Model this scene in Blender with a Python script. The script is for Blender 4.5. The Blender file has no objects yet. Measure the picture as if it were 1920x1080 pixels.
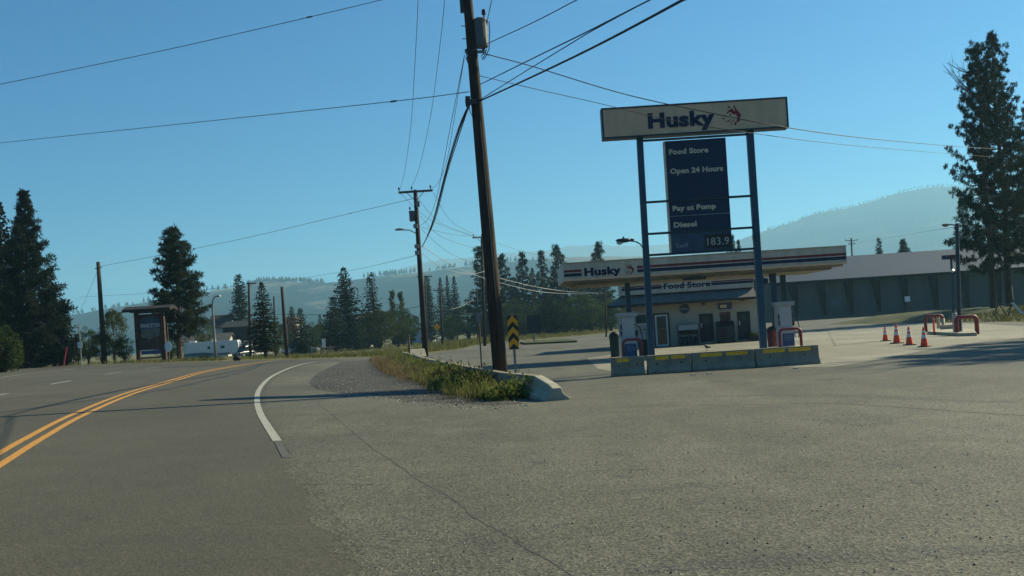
import bpy, bmesh, math, random
import numpy as np
from mathutils import Vector, Matrix
R = math.radians
scene = bpy.context.scene
COL = scene.collection

# ------------------------------------------------------------------ camera
FPX, EYE, CX, CY = 2000.0, 1.55, 960.0, 617.0     # focal length in photo pixels, eye height, horizon point
TH = math.atan(0.063)                              # camera roll (the car leans on the banked curve)
CT, ST = math.cos(TH), math.sin(TH)
cam_d = bpy.data.cameras.new('camera')
cam = bpy.data.objects.new('camera', cam_d)
COL.objects.link(cam)
cam_d.sensor_width = 36.0
cam_d.lens = FPX / 1920 * 36
cam_d.shift_y = 77 / 1920
cam_d.clip_start = 0.1
cam_d.clip_end = 20000
m = Matrix(((CT, ST, 0, 0), (0, 0, -1, 0), (-ST, CT, 0, EYE), (0, 0, 0, 1)))
cam.matrix_world = m
scene.camera = cam

# ------------------------------------------------------------------ light
SUN_AZ, SUN_EL = R(62), R(32)                      # azimuth to the right of the view direction (+Y)
w = bpy.data.worlds.new('World')
scene.world = w
w.use_nodes = True
nt = w.node_tree
nt.nodes.clear()
sky = nt.nodes.new('ShaderNodeTexSky')
sky.sky_type = 'NISHITA'
sky.sun_disc = False
sky.sun_elevation = SUN_EL
sky.sun_rotation = SUN_AZ
sky.altitude = 600
sky.air_density = 1.3
sky.dust_density = 0.3
sky.ozone_density = 3.0
bg = nt.nodes.new('ShaderNodeBackground')
bg.inputs['Strength'].default_value = 0.037
wo = nt.nodes.new('ShaderNodeOutputWorld')
tint = nt.nodes.new('ShaderNodeMix')                 # the greenish cast of the windscreen and of this clear summer sky
tint.data_type = 'RGBA'
tint.blend_type = 'MULTIPLY'
tint.inputs[0].default_value = 1.0
tint.inputs[7].default_value = (0.16, 0.88, 1.55, 1)
nt.links.new(sky.outputs[0], tint.inputs[6])
nt.links.new(tint.outputs[2], bg.inputs[0])
nt.links.new(bg.outputs[0], wo.inputs[0])
sd = bpy.data.lights.new('sun', 'SUN')
sd.energy = 5.0
sd.angle = R(0.53)
sd.color = (1.0, 0.94, 0.68)
sun = bpy.data.objects.new('sun', sd)
COL.objects.link(sun)
S = Vector((math.cos(SUN_EL) * math.sin(SUN_AZ), math.cos(SUN_EL) * math.cos(SUN_AZ), math.sin(SUN_EL)))
sun.rotation_euler = S.to_track_quat('Z', 'Y').to_euler()
scene.view_settings.view_transform = 'Standard'
scene.view_settings.look = 'None'
scene.view_settings.exposure = 0.70
scene.view_settings.gamma = 1
scene.cycles.use_denoising = True
scene.cycles.max_bounces = 6
scene.cycles.volume_bounces = 2
scene.cycles.transparent_max_bounces = 8

# ------------------------------------------------------------------ measuring
def ray(x, y):
    dx, dy = x - CX, CY - y
    return (dx * CT + dy * ST) / FPX, (-dx * ST + dy * CT) / FPX
ZP = [(-9000, .78), (-40, .78), (-26, .76), (-22, .70), (-18, .585), (-1.5, .01), (0, 0), (9000, 0)]
EDGE = [(-400, 600), (-54.9, 115), (-45.2, 103.5), (-36.5, 92), (-23.9, 75.5), (-18.9, 72), (-12, 71.3), (-9, 71), (-6.9, 73.5), (-5.9, 79), (-4, 112)]
def lin(P, X):
    for (a, za), (b, zb) in zip(P, P[1:]):
        if X <= b: return za + (zb - za) * (X - a) / (b - a)
    return P[-1][1]
def zg(X, Y=0):
    """ground height: the banked road, and the lower ground beyond its far edge"""
    z = lin(ZP, X)
    if Y > 55 and X < -4:
        k = min(1, max(0, (Y - lin(EDGE, X) - 2) / 45)) * min(1, (-4 - X) / 5)
        z += (-.25 - z) * k
    return z
def G(x, y, road=False):
    """the ground point that the photo shows at a pixel"""
    a, b = ray(x, y)
    zg_ = (lambda X, Y_: lin(ZP, X)) if road else zg
    lo, Y = 0.5, 0.5
    while Y < 6000:
        if EYE + b * Y < zg_(a * Y, Y):
            break
        lo = Y
        Y *= 1.02
    hi = Y
    for _ in range(40):
        mid = (lo + hi) / 2
        if EYE + b * mid < zg_(a * mid, mid): hi = mid
        else: lo = mid
    return Vector((a * hi, hi, zg_(a * hi, hi)))
def W(x, y, Y):
    a, b = ray(x, y)
    return Vector((a * Y, Y, EYE + b * Y))

# ------------------------------------------------------------------ materials
MATS = {}
def mat(name, col, rough=0.7, metal=0.0, var=0.15, scale=3.0, detail=6.0, bump=0.0, col2=None, spec=0.4, streak=None, trans=0.0):
    if trans: spec = .08
    if name in MATS: return MATS[name]
    mt = bpy.data.materials.new(name)
    mt.use_nodes = True
    n = mt.node_tree.nodes; l = mt.node_tree.links
    p = n['Principled BSDF']
    p.inputs['Roughness'].default_value = rough
    p.inputs['Metallic'].default_value = metal
    p.inputs['Specular IOR Level'].default_value = spec
    tc = n.new('ShaderNodeTexCoord')
    mp = n.new('ShaderNodeMapping')
    if streak: mp.inputs['Scale'].default_value = streak
    nz = n.new('ShaderNodeTexNoise')
    nz.inputs['Scale'].default_value = scale
    nz.inputs['Detail'].default_value = detail
    nz.inputs['Roughness'].default_value = 0.65
    l.new(tc.outputs['Object'], mp.inputs[0]); l.new(mp.outputs[0], nz.inputs['Vector'])
    rp = n.new('ShaderNodeValToRGB')
    c = Vector(col)
    d = Vector(col2) if col2 else c * (1 - var)
    e = c if col2 else c * (1 + var)
    rp.color_ramp.elements[0].position = 0.35; rp.color_ramp.elements[0].color = (*d, 1)
    rp.color_ramp.elements[1].position = 0.65; rp.color_ramp.elements[1].color = (*[min(1, v) for v in e], 1)
    l.new(nz.outputs['Fac'], rp.inputs[0]); l.new(rp.outputs[0], p.inputs['Base Color'])
    if bump:
        bp = n.new('ShaderNodeBump'); bp.inputs['Strength'].default_value = bump; bp.inputs['Distance'].default_value = 0.02
        l.new(nz.outputs['Fac'], bp.inputs['Height']); l.new(bp.outputs[0], p.inputs['Normal'])
    if trans:
        out = n['Material Output']
        tr = n.new('ShaderNodeBsdfTranslucent'); mx = n.new('ShaderNodeMixShader'); mx.inputs[0].default_value = trans
        l.new(rp.outputs[0], tr.inputs[0]); l.new(p.outputs[0], mx.inputs[1]); l.new(tr.outputs[0], mx.inputs[2]); l.new(mx.outputs[0], out.inputs[0])
    MATS[name] = mt
    return mt

def asphalt(name, dark, light, warm=(1, 1, 1), grain=1.0, patch=1.0, stain=1.0):
    mt = bpy.data.materials.new(name); mt.use_nodes = True
    n = mt.node_tree.nodes; l = mt.node_tree.links
    p = n['Principled BSDF']; p.inputs['Roughness'].default_value = 0.82; p.inputs['Specular IOR Level'].default_value = 0.35
    tc = n.new('ShaderNodeTexCoord')
    def noise(s, det, rough=0.6, map_scale=None):
        z = n.new('ShaderNodeTexNoise'); z.inputs['Scale'].default_value = s; z.inputs['Detail'].default_value = det; z.inputs['Roughness'].default_value = rough
        if map_scale:
            mp = n.new('ShaderNodeMapping'); mp.inputs['Scale'].default_value = map_scale
            l.new(tc.outputs['Object'], mp.inputs[0]); l.new(mp.outputs[0], z.inputs['Vector'])
        else: l.new(tc.outputs['Object'], z.inputs['Vector'])
        return z.outputs['Fac']
    def ramp(src, a, b, c0, c1):
        r = n.new('ShaderNodeValToRGB'); r.color_ramp.elements[0].position = a; r.color_ramp.elements[1].position = b
        r.color_ramp.elements[0].color = (*c0, 1); r.color_ramp.elements[1].color = (*c1, 1); l.new(src, r.inputs[0]); return r.outputs[0]
    def mul(a, b, f=1.0):
        x = n.new('ShaderNodeMix'); x.data_type = 'RGBA'; x.blend_type = 'MULTIPLY'; x.inputs[0].default_value = f
        l.new(a, x.inputs[6]); l.new(b, x.inputs[7]); return x.outputs[2]
    vo = n.new('ShaderNodeTexVoronoi'); vo.inputs['Scale'].default_value = 48; l.new(tc.outputs['Object'], vo.inputs['Vector'])
    big = noise(0.22, 5, 0.6)
    base = ramp(big, 0.3, 0.7, dark, light)
    sep = n.new('ShaderNodeSeparateColor'); l.new(vo.outputs['Color'], sep.inputs[0])
    g1 = 1 - 0.6 * grain; g2 = 1 + 0.65 * grain
    stones = ramp(sep.outputs[0], 0.1, 0.95, (g1,) * 3, (g2, g2 * 0.99, g2 * 0.96))
    c = mul(base, stones)
    c = mul(c, ramp(noise(.07, 4, .55), .32, .68, (1 - .22 * patch,) * 3, (1 + .18 * patch,) * 3))
    c = mul(c, ramp(noise(.30, 5, .6, (1.8, .22, 1)), .35, .7, (1 - .10 * patch,) * 3, (1 + .10 * patch,) * 3))
    fine = ramp(noise(26, 4, 0.7), 0.3, 0.7, (1 - .3 * grain,) * 3, (1 + .3 * grain,) * 3)
    c = mul(c, fine)
    c = mul(c, ramp(noise(1.1, 6, 0.7), 0.3, 0.7, (1 - .14 * patch,) * 3, (1 + .12 * patch,) * 3))
    c = mul(c, ramp(noise(0.5, 4, 0.6, (0.35, 1.6, 1)), 0.62, 0.8, (1, 1, 1), (1 - .35 * stain, 1 - .35 * stain, 1 - .33 * stain)))
    c = mul(c, ramp(noise(2.2, 3, 0.5), 0.70, 0.76, (1, 1, 1), (1 - .3 * stain,) * 3))
    wm = n.new('ShaderNodeRGB'); wm.outputs[0].default_value = (*warm, 1)
    c = mul(c, wm.outputs[0])
    l.new(c, p.inputs['Base Color'])
    bp = n.new('ShaderNodeBump'); bp.inputs['Strength'].default_value = 0.55 * grain; bp.inputs['Distance'].default_value = 0.012
    l.new(vo.outputs['Distance'], bp.inputs['Height']); l.new(bp.outputs[0], p.inputs['Normal'])
    return mt

def paint(name, col, under, wear=0.55):
    """road paint worn through to the asphalt"""
    mt = bpy.data.materials.new(name); mt.use_nodes = True
    n = mt.node_tree.nodes; l = mt.node_tree.links
    p = n['Principled BSDF']; p.inputs['Roughness'].default_value = 0.7
    tc = n.new('ShaderNodeTexCoord')
    z = n.new('ShaderNodeTexNoise'); z.inputs['Scale'].default_value = 22; z.inputs['Detail'].default_value = 6; z.inputs['Roughness'].default_value = 0.8
    l.new(tc.outputs['Object'], z.inputs['Vector'])
    r = n.new('ShaderNodeValToRGB'); r.color_ramp.elements[0].position = wear - .14; r.color_ramp.elements[1].position = wear + .06
    r.color_ramp.elements[0].color = (*col, 1); r.color_ramp.elements[1].color = (*under, 1)
    l.new(z.outputs['Fac'], r.inputs[0]); l.new(r.outputs[0], p.inputs['Base Color'])
    return mt

def ground_mat(name, cols, scale=0.15):
    mt = bpy.data.materials.new(name); mt.use_nodes = True
    n = mt.node_tree.nodes; l = mt.node_tree.links
    p = n['Principled BSDF']; p.inputs['Roughness'].default_value = 0.95; p.inputs['Specular IOR Level'].default_value = 0.1
    tc = n.new('ShaderNodeTexCoord')
    z = n.new('ShaderNodeTexNoise'); z.inputs['Scale'].default_value = scale; z.inputs['Detail'].default_value = 9; z.inputs['Roughness'].default_value = 0.7
    l.new(tc.outputs['Object'], z.inputs['Vector'])
    r = n.new('ShaderNodeValToRGB')
    e = r.color_ramp.elements
    for k, c in enumerate(cols):
        pos = 0.3 + 0.4 * k / (len(cols) - 1)
        el = e[k] if k < 2 else e.new(pos)
        el.position = pos; el.color = (*c, 1)
    l.new(z.outputs['Fac'], r.inputs[0])
    z2 = n.new('ShaderNodeTexNoise'); z2.inputs['Scale'].default_value = scale * 60; z2.inputs['Detail'].default_value = 5
    l.new(tc.outputs['Object'], z2.inputs['Vector'])
    r2 = n.new('ShaderNodeValToRGB'); r2.color_ramp.elements[0].position = .3; r2.color_ramp.elements[1].position = .7
    r2.color_ramp.elements[0].color = (.6, .6, .6, 1); r2.color_ramp.elements[1].color = (1.25, 1.25, 1.25, 1)
    l.new(z2.outputs['Fac'], r2.inputs[0])
    x = n.new('ShaderNodeMix'); x.data_type = 'RGBA'; x.blend_type = 'MULTIPLY'; x.inputs[0].default_value = 1
    l.new(r.outputs[0], x.inputs[6]); l.new(r2.outputs[0], x.inputs[7]); l.new(x.outputs[2], p.inputs['Base Color'])
    return mt

M = dict(
    wood_pole=mat('weathered_pole_wood', (.040, .028, .020), .9, scale=5, streak=(6, 6, .35), var=.45, bump=.4),
    old_wood=mat('grey_wood', (.10, .08, .065), .9, scale=4, streak=(5, 5, .5), var=.4, bump=.3),
    brown_log=mat('stained_log', (.060, .020, .011), .75, scale=3, var=.35, bump=.2),
    steel=mat('galvanised_steel', (.22, .215, .195), .5, .6, .15, 6),
    grey_tin=mat('transformer_grey', (.115, .115, .105), .55, .2, .12, 4),
    black=mat('black_rubber', (.015, .015, .016), .7, 0, .2, 5),
    cable=mat('cable_black', (.02, .02, .022), .7, 0, .1, 5),
    wire=mat('wire_grey', (.06, .062, .065), .6, .2, .1, 5),
    bare=mat('bare_aluminium_wire', (.35, .35, .34), .5, .3, .1, 5),
    porcelain=mat('insulator_brown', (.05, .035, .03), .35, 0, .1, 5),
    white_panel=mat('white_sign_plastic', (.68, .43, .25), .45, 0, .11, 1.4, streak=(1.5, 1.5, .5)),
    frame_dark=mat('sign_frame_blue_black', (.018, .035, .045), .5, 0, .2, 4),
    post_blue=mat('post_blue_paint', (.026, .062, .095), .5, 0, .18, 3),
    navy=mat('navy_sign_panel', (.008, .018, .048), .45, 0, .1, 2),
    navy_faded=mat('faded_navy_panel', (.036, .066, .105), .5, 0, .2, 6),
    navy_text=mat('navy_lettering', (.006, .010, .045), .5, 0, .08, 4),
    red_text=mat('red_emblem', (.22, .008, .014), .5, 0, .12, 6),
    pale_text=mat('cream_lettering', (.60, .50, .34), .6, 0, .15, 8),
    dim_text=mat('faded_lettering', (.16, .20, .24), .6, 0, .3, 8),
    digit=mat('price_digit', (.42, .40, .34), .6, 0, .1, 9),
    fascia=mat('fascia_white', (.46, .41, .31), .5, 0, .16, 1.6, streak=(2, 2, .35)),
    soffit=mat('soffit_tan', (.22, .205, .16), .8, 0, .3, 2.5),
    canopy_top=mat('canopy_roof', (.25, .25, .25), .8, 0, .2, 1),
    red_stripe=mat('red_stripe', (.15, .016, .018), .5, 0, .15, 3),
    navy_stripe=mat('navy_stripe', (.007, .014, .045), .5, 0, .12, 3),
    awning=mat('blue_metal_roof', (.155, .140, .120), .8, .0, .10, 2),
    block=mat('cream_block', (.42, .38, .30), .85, 0, .10, 2, bump=.1),
    trim_white=mat('white_trim', (.62, .62, .60), .55, 0, .06, 2),
    dark_trim=mat('dark_trim', (.03, .03, .032), .6, 0, .2, 3),
    door_navy=mat('navy_door', (.013, .018, .028), .45, 0, .12, 3),
    glass=mat('dark_glass', (.02, .025, .025), .08, 0, .1, 2, spec=.6),
    poster=mat('poster_brown', (.14, .06, .055), .6, 0, .45, 5),
    cage=mat('cage_grey', (.05, .055, .055), .6, .3, .3, 7),
    pump_white=mat('pump_white', (.42, .41, .40), .45, 0, .06, 2),
    pump_grey=mat('pump_grey', (.34, .34, .32), .55, 0, .1, 2),
    pump_blue=mat('pump_blue_panel', (.035, .065, .16), .45, 0, .15, 5),
    pipe_red=mat('red_pipe_paint', (.20, .035, .035), .55, 0, .35, 8),
    pipe_tan=mat('tan_pipe_paint', (.42, .34, .25), .6, 0, .2, 7),
    bin_green=mat('green_bin', (.025, .05, .04), .6, 0, .15, 4),
    bin_red=mat('red_bin', (.13, .02, .025), .5, 0, .2, 5),
    concrete=mat('barrier_concrete', (.245, .205, .140), .9, 0, .20, 3.5, bump=.3),
    kerb=mat('pale_concrete', (.36, .32, .235), .9, 0, .15, 3, bump=.2),
    yellow=mat('yellow_paint', (.92, .42, .010), .6, 0, .14, 9),
    sign_yellow=mat('sign_yellow', (.86, .34, .008), .5, 0, .06, 4),
    sign_black=mat('sign_black', (.02, .02, .02), .5, 0, .1, 4),
    sign_back=mat('sign_back_aluminium', (.20, .19, .16), .5, .3, .1, 4),
    white_sign=mat('white_sign', (.70, .70, .68), .5, 0, .05, 4),
    orange=mat('cone_orange', (.85, .075, .015), .5, 0, .08, 5),
    cone_white=mat('cone_collar', (.60, .58, .54), .5, 0, .12, 9),
    arena_wall=mat('arena_wall_panel', (.092, .088, .074), .85, 0, .12, .8, streak=(1, 1, .3)),
    arena_rib=mat('arena_rib', (.006, .007, .008), 1, 0, .2, 2, spec=.05),
    arena_roof=mat('arena_metal_roof', (.022, .034, .060), .7, .0, .08, .5, streak=(2.5, .2, .2)),
    bark=mat('conifer_bark', (.050, .036, .028), .95, 0, .4, 5, streak=(4, 4, .6), bump=.5),
    bark_pine=mat('pine_bark', (.075, .045, .03), .95, 0, .45, 3, streak=(4, 4, .6), bump=.5),
    needle_dark=mat('needles_dark', (.021, .029, .015), .8, 0, .35, .5, trans=.28),
    needle_pine=mat('needles_pine', (.027, .036, .016), .8, 0, .4, .5, trans=.30),
    needle_blue=mat('needles_spruce', (.022, .034, .021), .8, 0, .35, .5, trans=.28),
    leaf_olive=mat('leaves_olive', (.062, .074, .020), .75, 0, .35, .4, trans=.3),
    leaf_green=mat('leaves_green', (.042, .064, .016), .75, 0, .3, .4, trans=.3),
    leaf_rust=mat('leaves_rust', (.085, .045, .035), .75, 0, .3, .5, trans=.25),
    grass_blade=mat('grass_blades', (.20, .175, .060), .9, 0, .4, .3, col2=(.11, .12, .034), trans=.3),
    weed=mat('weed_leaves', (.19, .21, .045), .85, 0, .3, 1.2, col2=(.075, .10, .028), trans=.3),
    dry=mat('dry_stems', (.20, .145, .075), .9, 0, .3, 1.0, trans=.25),
    roof_brown=mat('brown_shingle', (.055, .036, .027), .9, 0, .25, 2),
    roof_grey=mat('grey_shingle', (.055, .052, .048), .9, 0, .2, 2),
    siding_cream=mat('cream_siding', (.45, .43, .36), .8, 0, .08, 1),
    siding_white=mat('white_siding', (.62, .62, .58), .8, 0, .05, 1),
    siding_dark=mat('dark_siding', (.012, .012, .012), .85, 0, .2, 1),
    siding_brown=mat('brown_siding', (.07, .04, .035), .85, 0, .2, 1),
    rv_white=mat('trailer_white', (.60, .54, .43), .45, 0, .05, .7),
    rv_blue=mat('trailer_graphic', (.10, .11, .125), .5, 0, .3, 1.5),
    car_white=mat('car_white', (.68, .64, .56), .25, 0, .03, 1),
    car_silver=mat('car_silver', (.20, .22, .25), .3, .5, .04, 1),
    car_dark=mat('car_dark', (.02, .026, .034), .25, 0, .1, 1),
    sign_blue=mat('street_sign_blue', (.03, .06, .12), .5, 0, .15, 4),
    sky_panel=mat('sign_sky_blue', (.055, .075, .09), .6, 0, .3, 2.5),
    scene_panel=mat('sign_valley_scene', (.13, .12, .10), .6, 0, .4, 2.0),
    red_post=mat('red_post', (.35, .03, .05), .6, 0, .1, 4),
    feather=mat('crow_feathers', (.012, .012, .016), .5, 0, .2, 20),
    lamp_glass=mat('lamp_glass', (.5, .5, .46), .2, 0, .1, 6),
)
UNDER = (.075, .069, .048)
M['road'] = asphalt('road_asphalt', (0.064, 0.057, 0.037), (0.080, 0.071, 0.046), grain=.45, patch=.7, stain=.55)
M['lot'] = asphalt('lot_asphalt', (0.090, 0.083, 0.058), (0.111, 0.103, 0.072), grain=.8, patch=1.3, stain=1.0)
M['sun_glare'] = asphalt('sun_glare_asphalt', (0.205, 0.185, 0.133), (0.274, 0.244, 0.181), grain=.5, patch=1.0, stain=.7)  # lighter lot asphalt, low sun's sheen on the far lot put into its colour
M['gravel'] = asphalt('loose_gravel', (0.043, 0.037, 0.028), (0.061, 0.052, 0.039), grain=1.25, patch=1.3, stain=.5)
M['tar'] = mat('tar_seal', (.030, .030, .029), .8, 0, .3, 14)
M['crack'] = mat('open_crack', (.060, .056, .044), .95, 0, .4, 12)
M['patch'] = asphalt('asphalt_patch', (0.078, 0.073, 0.055), (0.096, 0.090, 0.066), grain=1.0, patch=1, stain=.5)
M['dark_lot'] = asphalt('darker_asphalt', (0.070, 0.066, 0.049), (0.087, 0.081, 0.061), grain=.8, patch=1.2, stain=.6)
M['white_line'] = paint('white_road_paint', (.36, .34, .27), UNDER, .62)
M['white_faint'] = paint('worn_white_road_paint', (.13, .122, .095), UNDER, .42)
M['yellow_line'] = paint('yellow_road_paint', (.52, .23, .020), UNDER, .64)
M['ground'] = ground_mat('dry_grass_ground', [(.085, .085, .030), (.14, .125, .050), (.18, .145, .07)], .12)
M['bank'] = ground_mat('bank_grass', [(.035, .05, .018), (.075, .08, .03), (.15, .125, .07)], .35)

# ------------------------------------------------------------------ mesh builder
class MB:
    def __init__(s): s.v = []; s.f = []
    def add(s, vs, fs):
        o = len(s.v); s.v += [tuple(p) for p in vs]; s.f += [tuple(i + o for i in f) for f in fs]; return s
    def box(s, x0, x1, y0, y1, z0, z1, rot=0, piv=None):
        vs = [Vector(p) for p in ((x0, y0, z0), (x1, y0, z0), (x1, y1, z0), (x0, y1, z0), (x0, y0, z1), (x1, y0, z1), (x1, y1, z1), (x0, y1, z1))]
        if rot:
            c = Vector(piv) if piv else Vector(((x0 + x1) / 2, (y0 + y1) / 2, 0))
            q = Matrix.Rotation(rot, 3, 'Z'); vs = [q @ (p - c) + c for p in vs]
        return s.add(vs, [(0, 3, 2, 1), (4, 5, 6, 7), (0, 1, 5, 4), (1, 2, 6, 5), (2, 3, 7, 6), (3, 0, 4, 7)])
    def tube(s, pts, rad, n=8, caps=True):
        pts = [Vector(p) for p in pts]
        rr = rad if isinstance(rad, (list, tuple)) else [rad] * len(pts)
        rings = []; up = None
        for i, p in enumerate(pts):
            t = (pts[min(i + 1, len(pts) - 1)] - pts[max(i - 1, 0)])
            t = t.normalized() if t.length > 1e-9 else Vector((0, 0, 1))
            if up is None:
                up = Vector((0, 0, 1)) if abs(t.z) < .9 else Vector((1, 0, 0))
            a = t.cross(up).normalized(); b = a.cross(t).normalized(); up = b
            rings.append([p + (a * math.cos(2 * math.pi * k / n) + b * math.sin(2 * math.pi * k / n)) * rr[i] for k in range(n)])
        vs = [q for r in rings for q in r]
        fs = [(i * n + k, i * n + (k + 1) % n, (i + 1) * n + (k + 1) % n, (i + 1) * n + k) for i in range(len(pts) - 1) for k in range(n)]
        if caps:
            fs.append(tuple(range(n - 1, -1, -1))); fs.append(tuple((len(pts) - 1) * n + k for k in range(n)))
        return s.add(vs, fs)
    def lathe(s, prof, c=(0, 0, 0), n=14, sx=1, sy=1):
        c = Vector(c); vs = []
        for r, z in prof:
            vs += [c + Vector((r * sx * math.cos(2 * math.pi * k / n), r * sy * math.sin(2 * math.pi * k / n), z)) for k in range(n)]
        fs = [(i * n + k, i * n + (k + 1) % n, (i + 1) * n + (k + 1) % n, (i + 1) * n + k) for i in range(len(prof) - 1) for k in range(n)]
        fs += [tuple(range(n - 1, -1, -1)), tuple((len(prof) - 1) * n + k for k in range(n))]
        return s.add(vs, fs)
    def prism_y(s, poly, y0, y1):
        """outline in the XZ plane, extruded along Y"""
        n = len(poly)
        vs = [(x, y0, z) for x, z in poly] + [(x, y1, z) for x, z in poly]
        fs = [tuple(range(n)), tuple(range(2 * n - 1, n - 1, -1))] + [(i, i + n, (i + 1) % n + n, (i + 1) % n) for i in range(n)]
        return s.add(vs, fs)
    def prism_x(s, poly, x0, x1):
        n = len(poly)
        vs = [(x0, y, z) for y, z in poly] + [(x1, y, z) for y, z in poly]
        fs = [tuple(range(n)), tuple(range(2 * n - 1, n - 1, -1))] + [(i, i + n, (i + 1) % n + n, (i + 1) % n) for i in range(n)]
        return s.add(vs, fs)
    def mesh(s, name, m, smooth=False):
        me = bpy.data.meshes.new(name); me.from_pydata(s.v, [], s.f)
        bm = bmesh.new(); bm.from_mesh(me); bmesh.ops.recalc_face_normals(bm, faces=bm.faces[:]); bm.to_mesh(me); bm.free()
        if smooth: me.polygons.foreach_set('use_smooth', [True] * len(me.polygons))
        me.materials.append(m); me.update()
        return me
    def build(s, name, m, parent=None, bevel=0, smooth=False):
        o = bpy.data.objects.new(name, s.mesh(name, m, smooth)); COL.objects.link(o)
        if parent: o.parent = parent
        if bevel:
            b = o.modifiers.new('bevel', 'BEVEL'); b.width = bevel; b.segments = 2; b.limit_method = 'ANGLE'
        return o
def tag(o, label=None, cat=None, group=None, kind=None):
    for k, v in (('label', label), ('category', cat), ('group', group), ('kind', kind)):
        if v: o[k] = v
    return o
def thing(name, label, cat, loc=(0, 0, 0), rz=0, group=None):
    o = bpy.data.objects.new(name, None); COL.objects.link(o); o.location = loc; o.rotation_euler = (0, 0, rz)
    o.empty_display_size = .2
    return tag(o, label, cat, group)
def kids(o): return [c for c in bpy.data.objects if c.parent == o]
def copy_tree(o, parent=None):
    c = o.copy(); COL.objects.link(c)
    if parent: c.parent = parent
    for ch in kids(o): copy_tree(ch, c)
    return c

# text as a mesh: fitted so the capital height is `cap` and the width runs x0..x1, baseline at z0, facing -Y (or rotated by the parent)
def text_mb(mb, s, x0, x1, z0, cap, y, bold=.02, depth=.006):
    cu = bpy.data.curves.new('lettering', 'FONT'); cu.body = s; cu.size = 1; cu.offset = bold; cu.extrude = 0.01; cu.resolution_u = 3
    cu.space_character = 1.06
    ob = bpy.data.objects.new('lettering_tmp', cu); COL.objects.link(ob)
    dg = bpy.context.evaluated_depsgraph_get(); me = bpy.data.meshes.new_from_object(ob.evaluated_get(dg))
    vs = np.array([v.co[:] for v in me.vertices]); fs = [tuple(p.vertices) for p in me.polygons]
    bpy.data.objects.remove(ob); bpy.data.curves.remove(cu); bpy.data.meshes.remove(me)
    xa, xb = vs[:, 0].min(), vs[:, 0].max()
    capn = .729 + 2 * bold * .6
    zz = z0 + (vs[:, 1] + bold * .5) / capn * cap
    xx = x0 + (vs[:, 0] - xa) / (xb - xa) * (x1 - x0)
    yy = y - (vs[:, 2] - vs[:, 2].min()) / .02 * depth
    mb.add(list(zip(xx, yy, zz)), fs)
    return mb
def text_px(mb, s, lm, rm, cap_px, Y, bold=.02, fr=None, dy=0.003):
    """lettering between two photo pixels (left middle, right middle of the capitals) on a fronto-parallel plane at depth Y"""
    a = fr.L(*lm) if fr else (W(*lm, Y).x, W(*lm, Y).z); b = fr.L(*rm) if fr else (W(*rm, Y).x, W(*rm, Y).z)
    cap = cap_px * Y / FPX; z = (a[1] + b[1]) / 2 - cap / 2
    return text_mb(mb, s, a[0], b[0], z, cap, (-dy if fr else Y - dy), bold)

class Frame:
    """a vertical plane through (X0, Y0) turned by yaw; L() reads its local (s, z) at a pixel"""
    def __init__(s, X0, Y0, yaw, z0=0): s.X0, s.Y0, s.yaw, s.z0 = X0, Y0, yaw, z0
    def L(s, x, y):
        a, b = ray(x, y); t = (a * s.Y0 - s.X0) / (math.cos(s.yaw) - a * math.sin(s.yaw))
        return t, EYE + b * (s.Y0 + t * math.sin(s.yaw)) - s.z0

HEAD = [
    [(350,470),(365,420),(410,375),(450,350),(490,330),(520,305),(570,320),(590,350),(610,390),(630,400),(640,360),(625,310),(600,260),(580,230),(620,185),(640,230),(665,290),(710,370),(770,430),(810,500),(830,560),(820,600),(785,640),(785,700),(760,750),(710,765),(665,790),(650,850),(610,885),(585,850),(590,800),(640,760),(690,700),(705,620),(690,560),(665,520),(640,500),(600,490),(560,500),(530,470),(510,430),(470,410),(430,430),(400,450),(370,475)],
    [(405,330),(405,250),(430,205),(470,240),(500,300),(490,310),(455,265),(430,260),(425,320)],
    [(205,620),(245,590),(275,600),(265,640),(245,665)],
    [(310,740),(350,715),(400,705),(430,680),(480,660),(520,665),(470,685),(430,720),(440,745),(520,740),(560,700),(565,665),(590,690),(575,735),(530,755),(450,765),(400,735),(350,757)],
    [(455,775),(480,780),(495,830),(515,860),(490,875),(465,830)],
    [(430,490),(470,475),(500,500),(490,560),(465,545),(450,515)],
    [(245,660),(255,655),(325,720),(315,735)]]
def emblem(mb, x0, x1, z0, z1, y):
    from mathutils.geometry import tessellate_polygon
    for poly in HEAD:
        P = [Vector((x0 + (px - 205) / 625 * (x1 - x0), y, z1 - (py - 185) / 700 * (z1 - z0))) for px, py in poly]
        tri = tessellate_polygon([[Vector((p.x, p.z, 0)) for p in P]])
        mb.add(P, tri)
    return mb

# ------------------------------------------------------------------ setting: ground, road, lot
XB = [a for a, _ in ZP[1:-1]]
def sheet(name, poly, m, dz, kind='structure'):
    """a flat-lying sheet over a ground outline, creased where the ground's cross slope changes"""
    bm = bmesh.new()
    vs = [bm.verts.new((p[0], p[1], 0)) for p in poly]
    es = [bm.edges.new((vs[i], vs[(i + 1) % len(vs)])) for i in range(len(vs))]
    bmesh.ops.triangle_fill(bm, use_beauty=True, use_dissolve=False, edges=es)
    for x in XB:
        bmesh.ops.bisect_plane(bm, geom=bm.verts[:] + bm.edges[:] + bm.faces[:], plane_co=(x, 0, 0), plane_no=(1, 0, 0))
    for v in bm.verts: v.co.z = zg(v.co.x) + dz
    for f in bm.faces:
        f.normal_update()
        if f.normal.z < 0: f.normal_flip()
    me = bpy.data.meshes.new(name); bm.to_mesh(me); bm.free(); me.materials.append(m)
    o = bpy.data.objects.new(name, me); COL.objects.link(o); o['kind'] = kind
    return o
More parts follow.
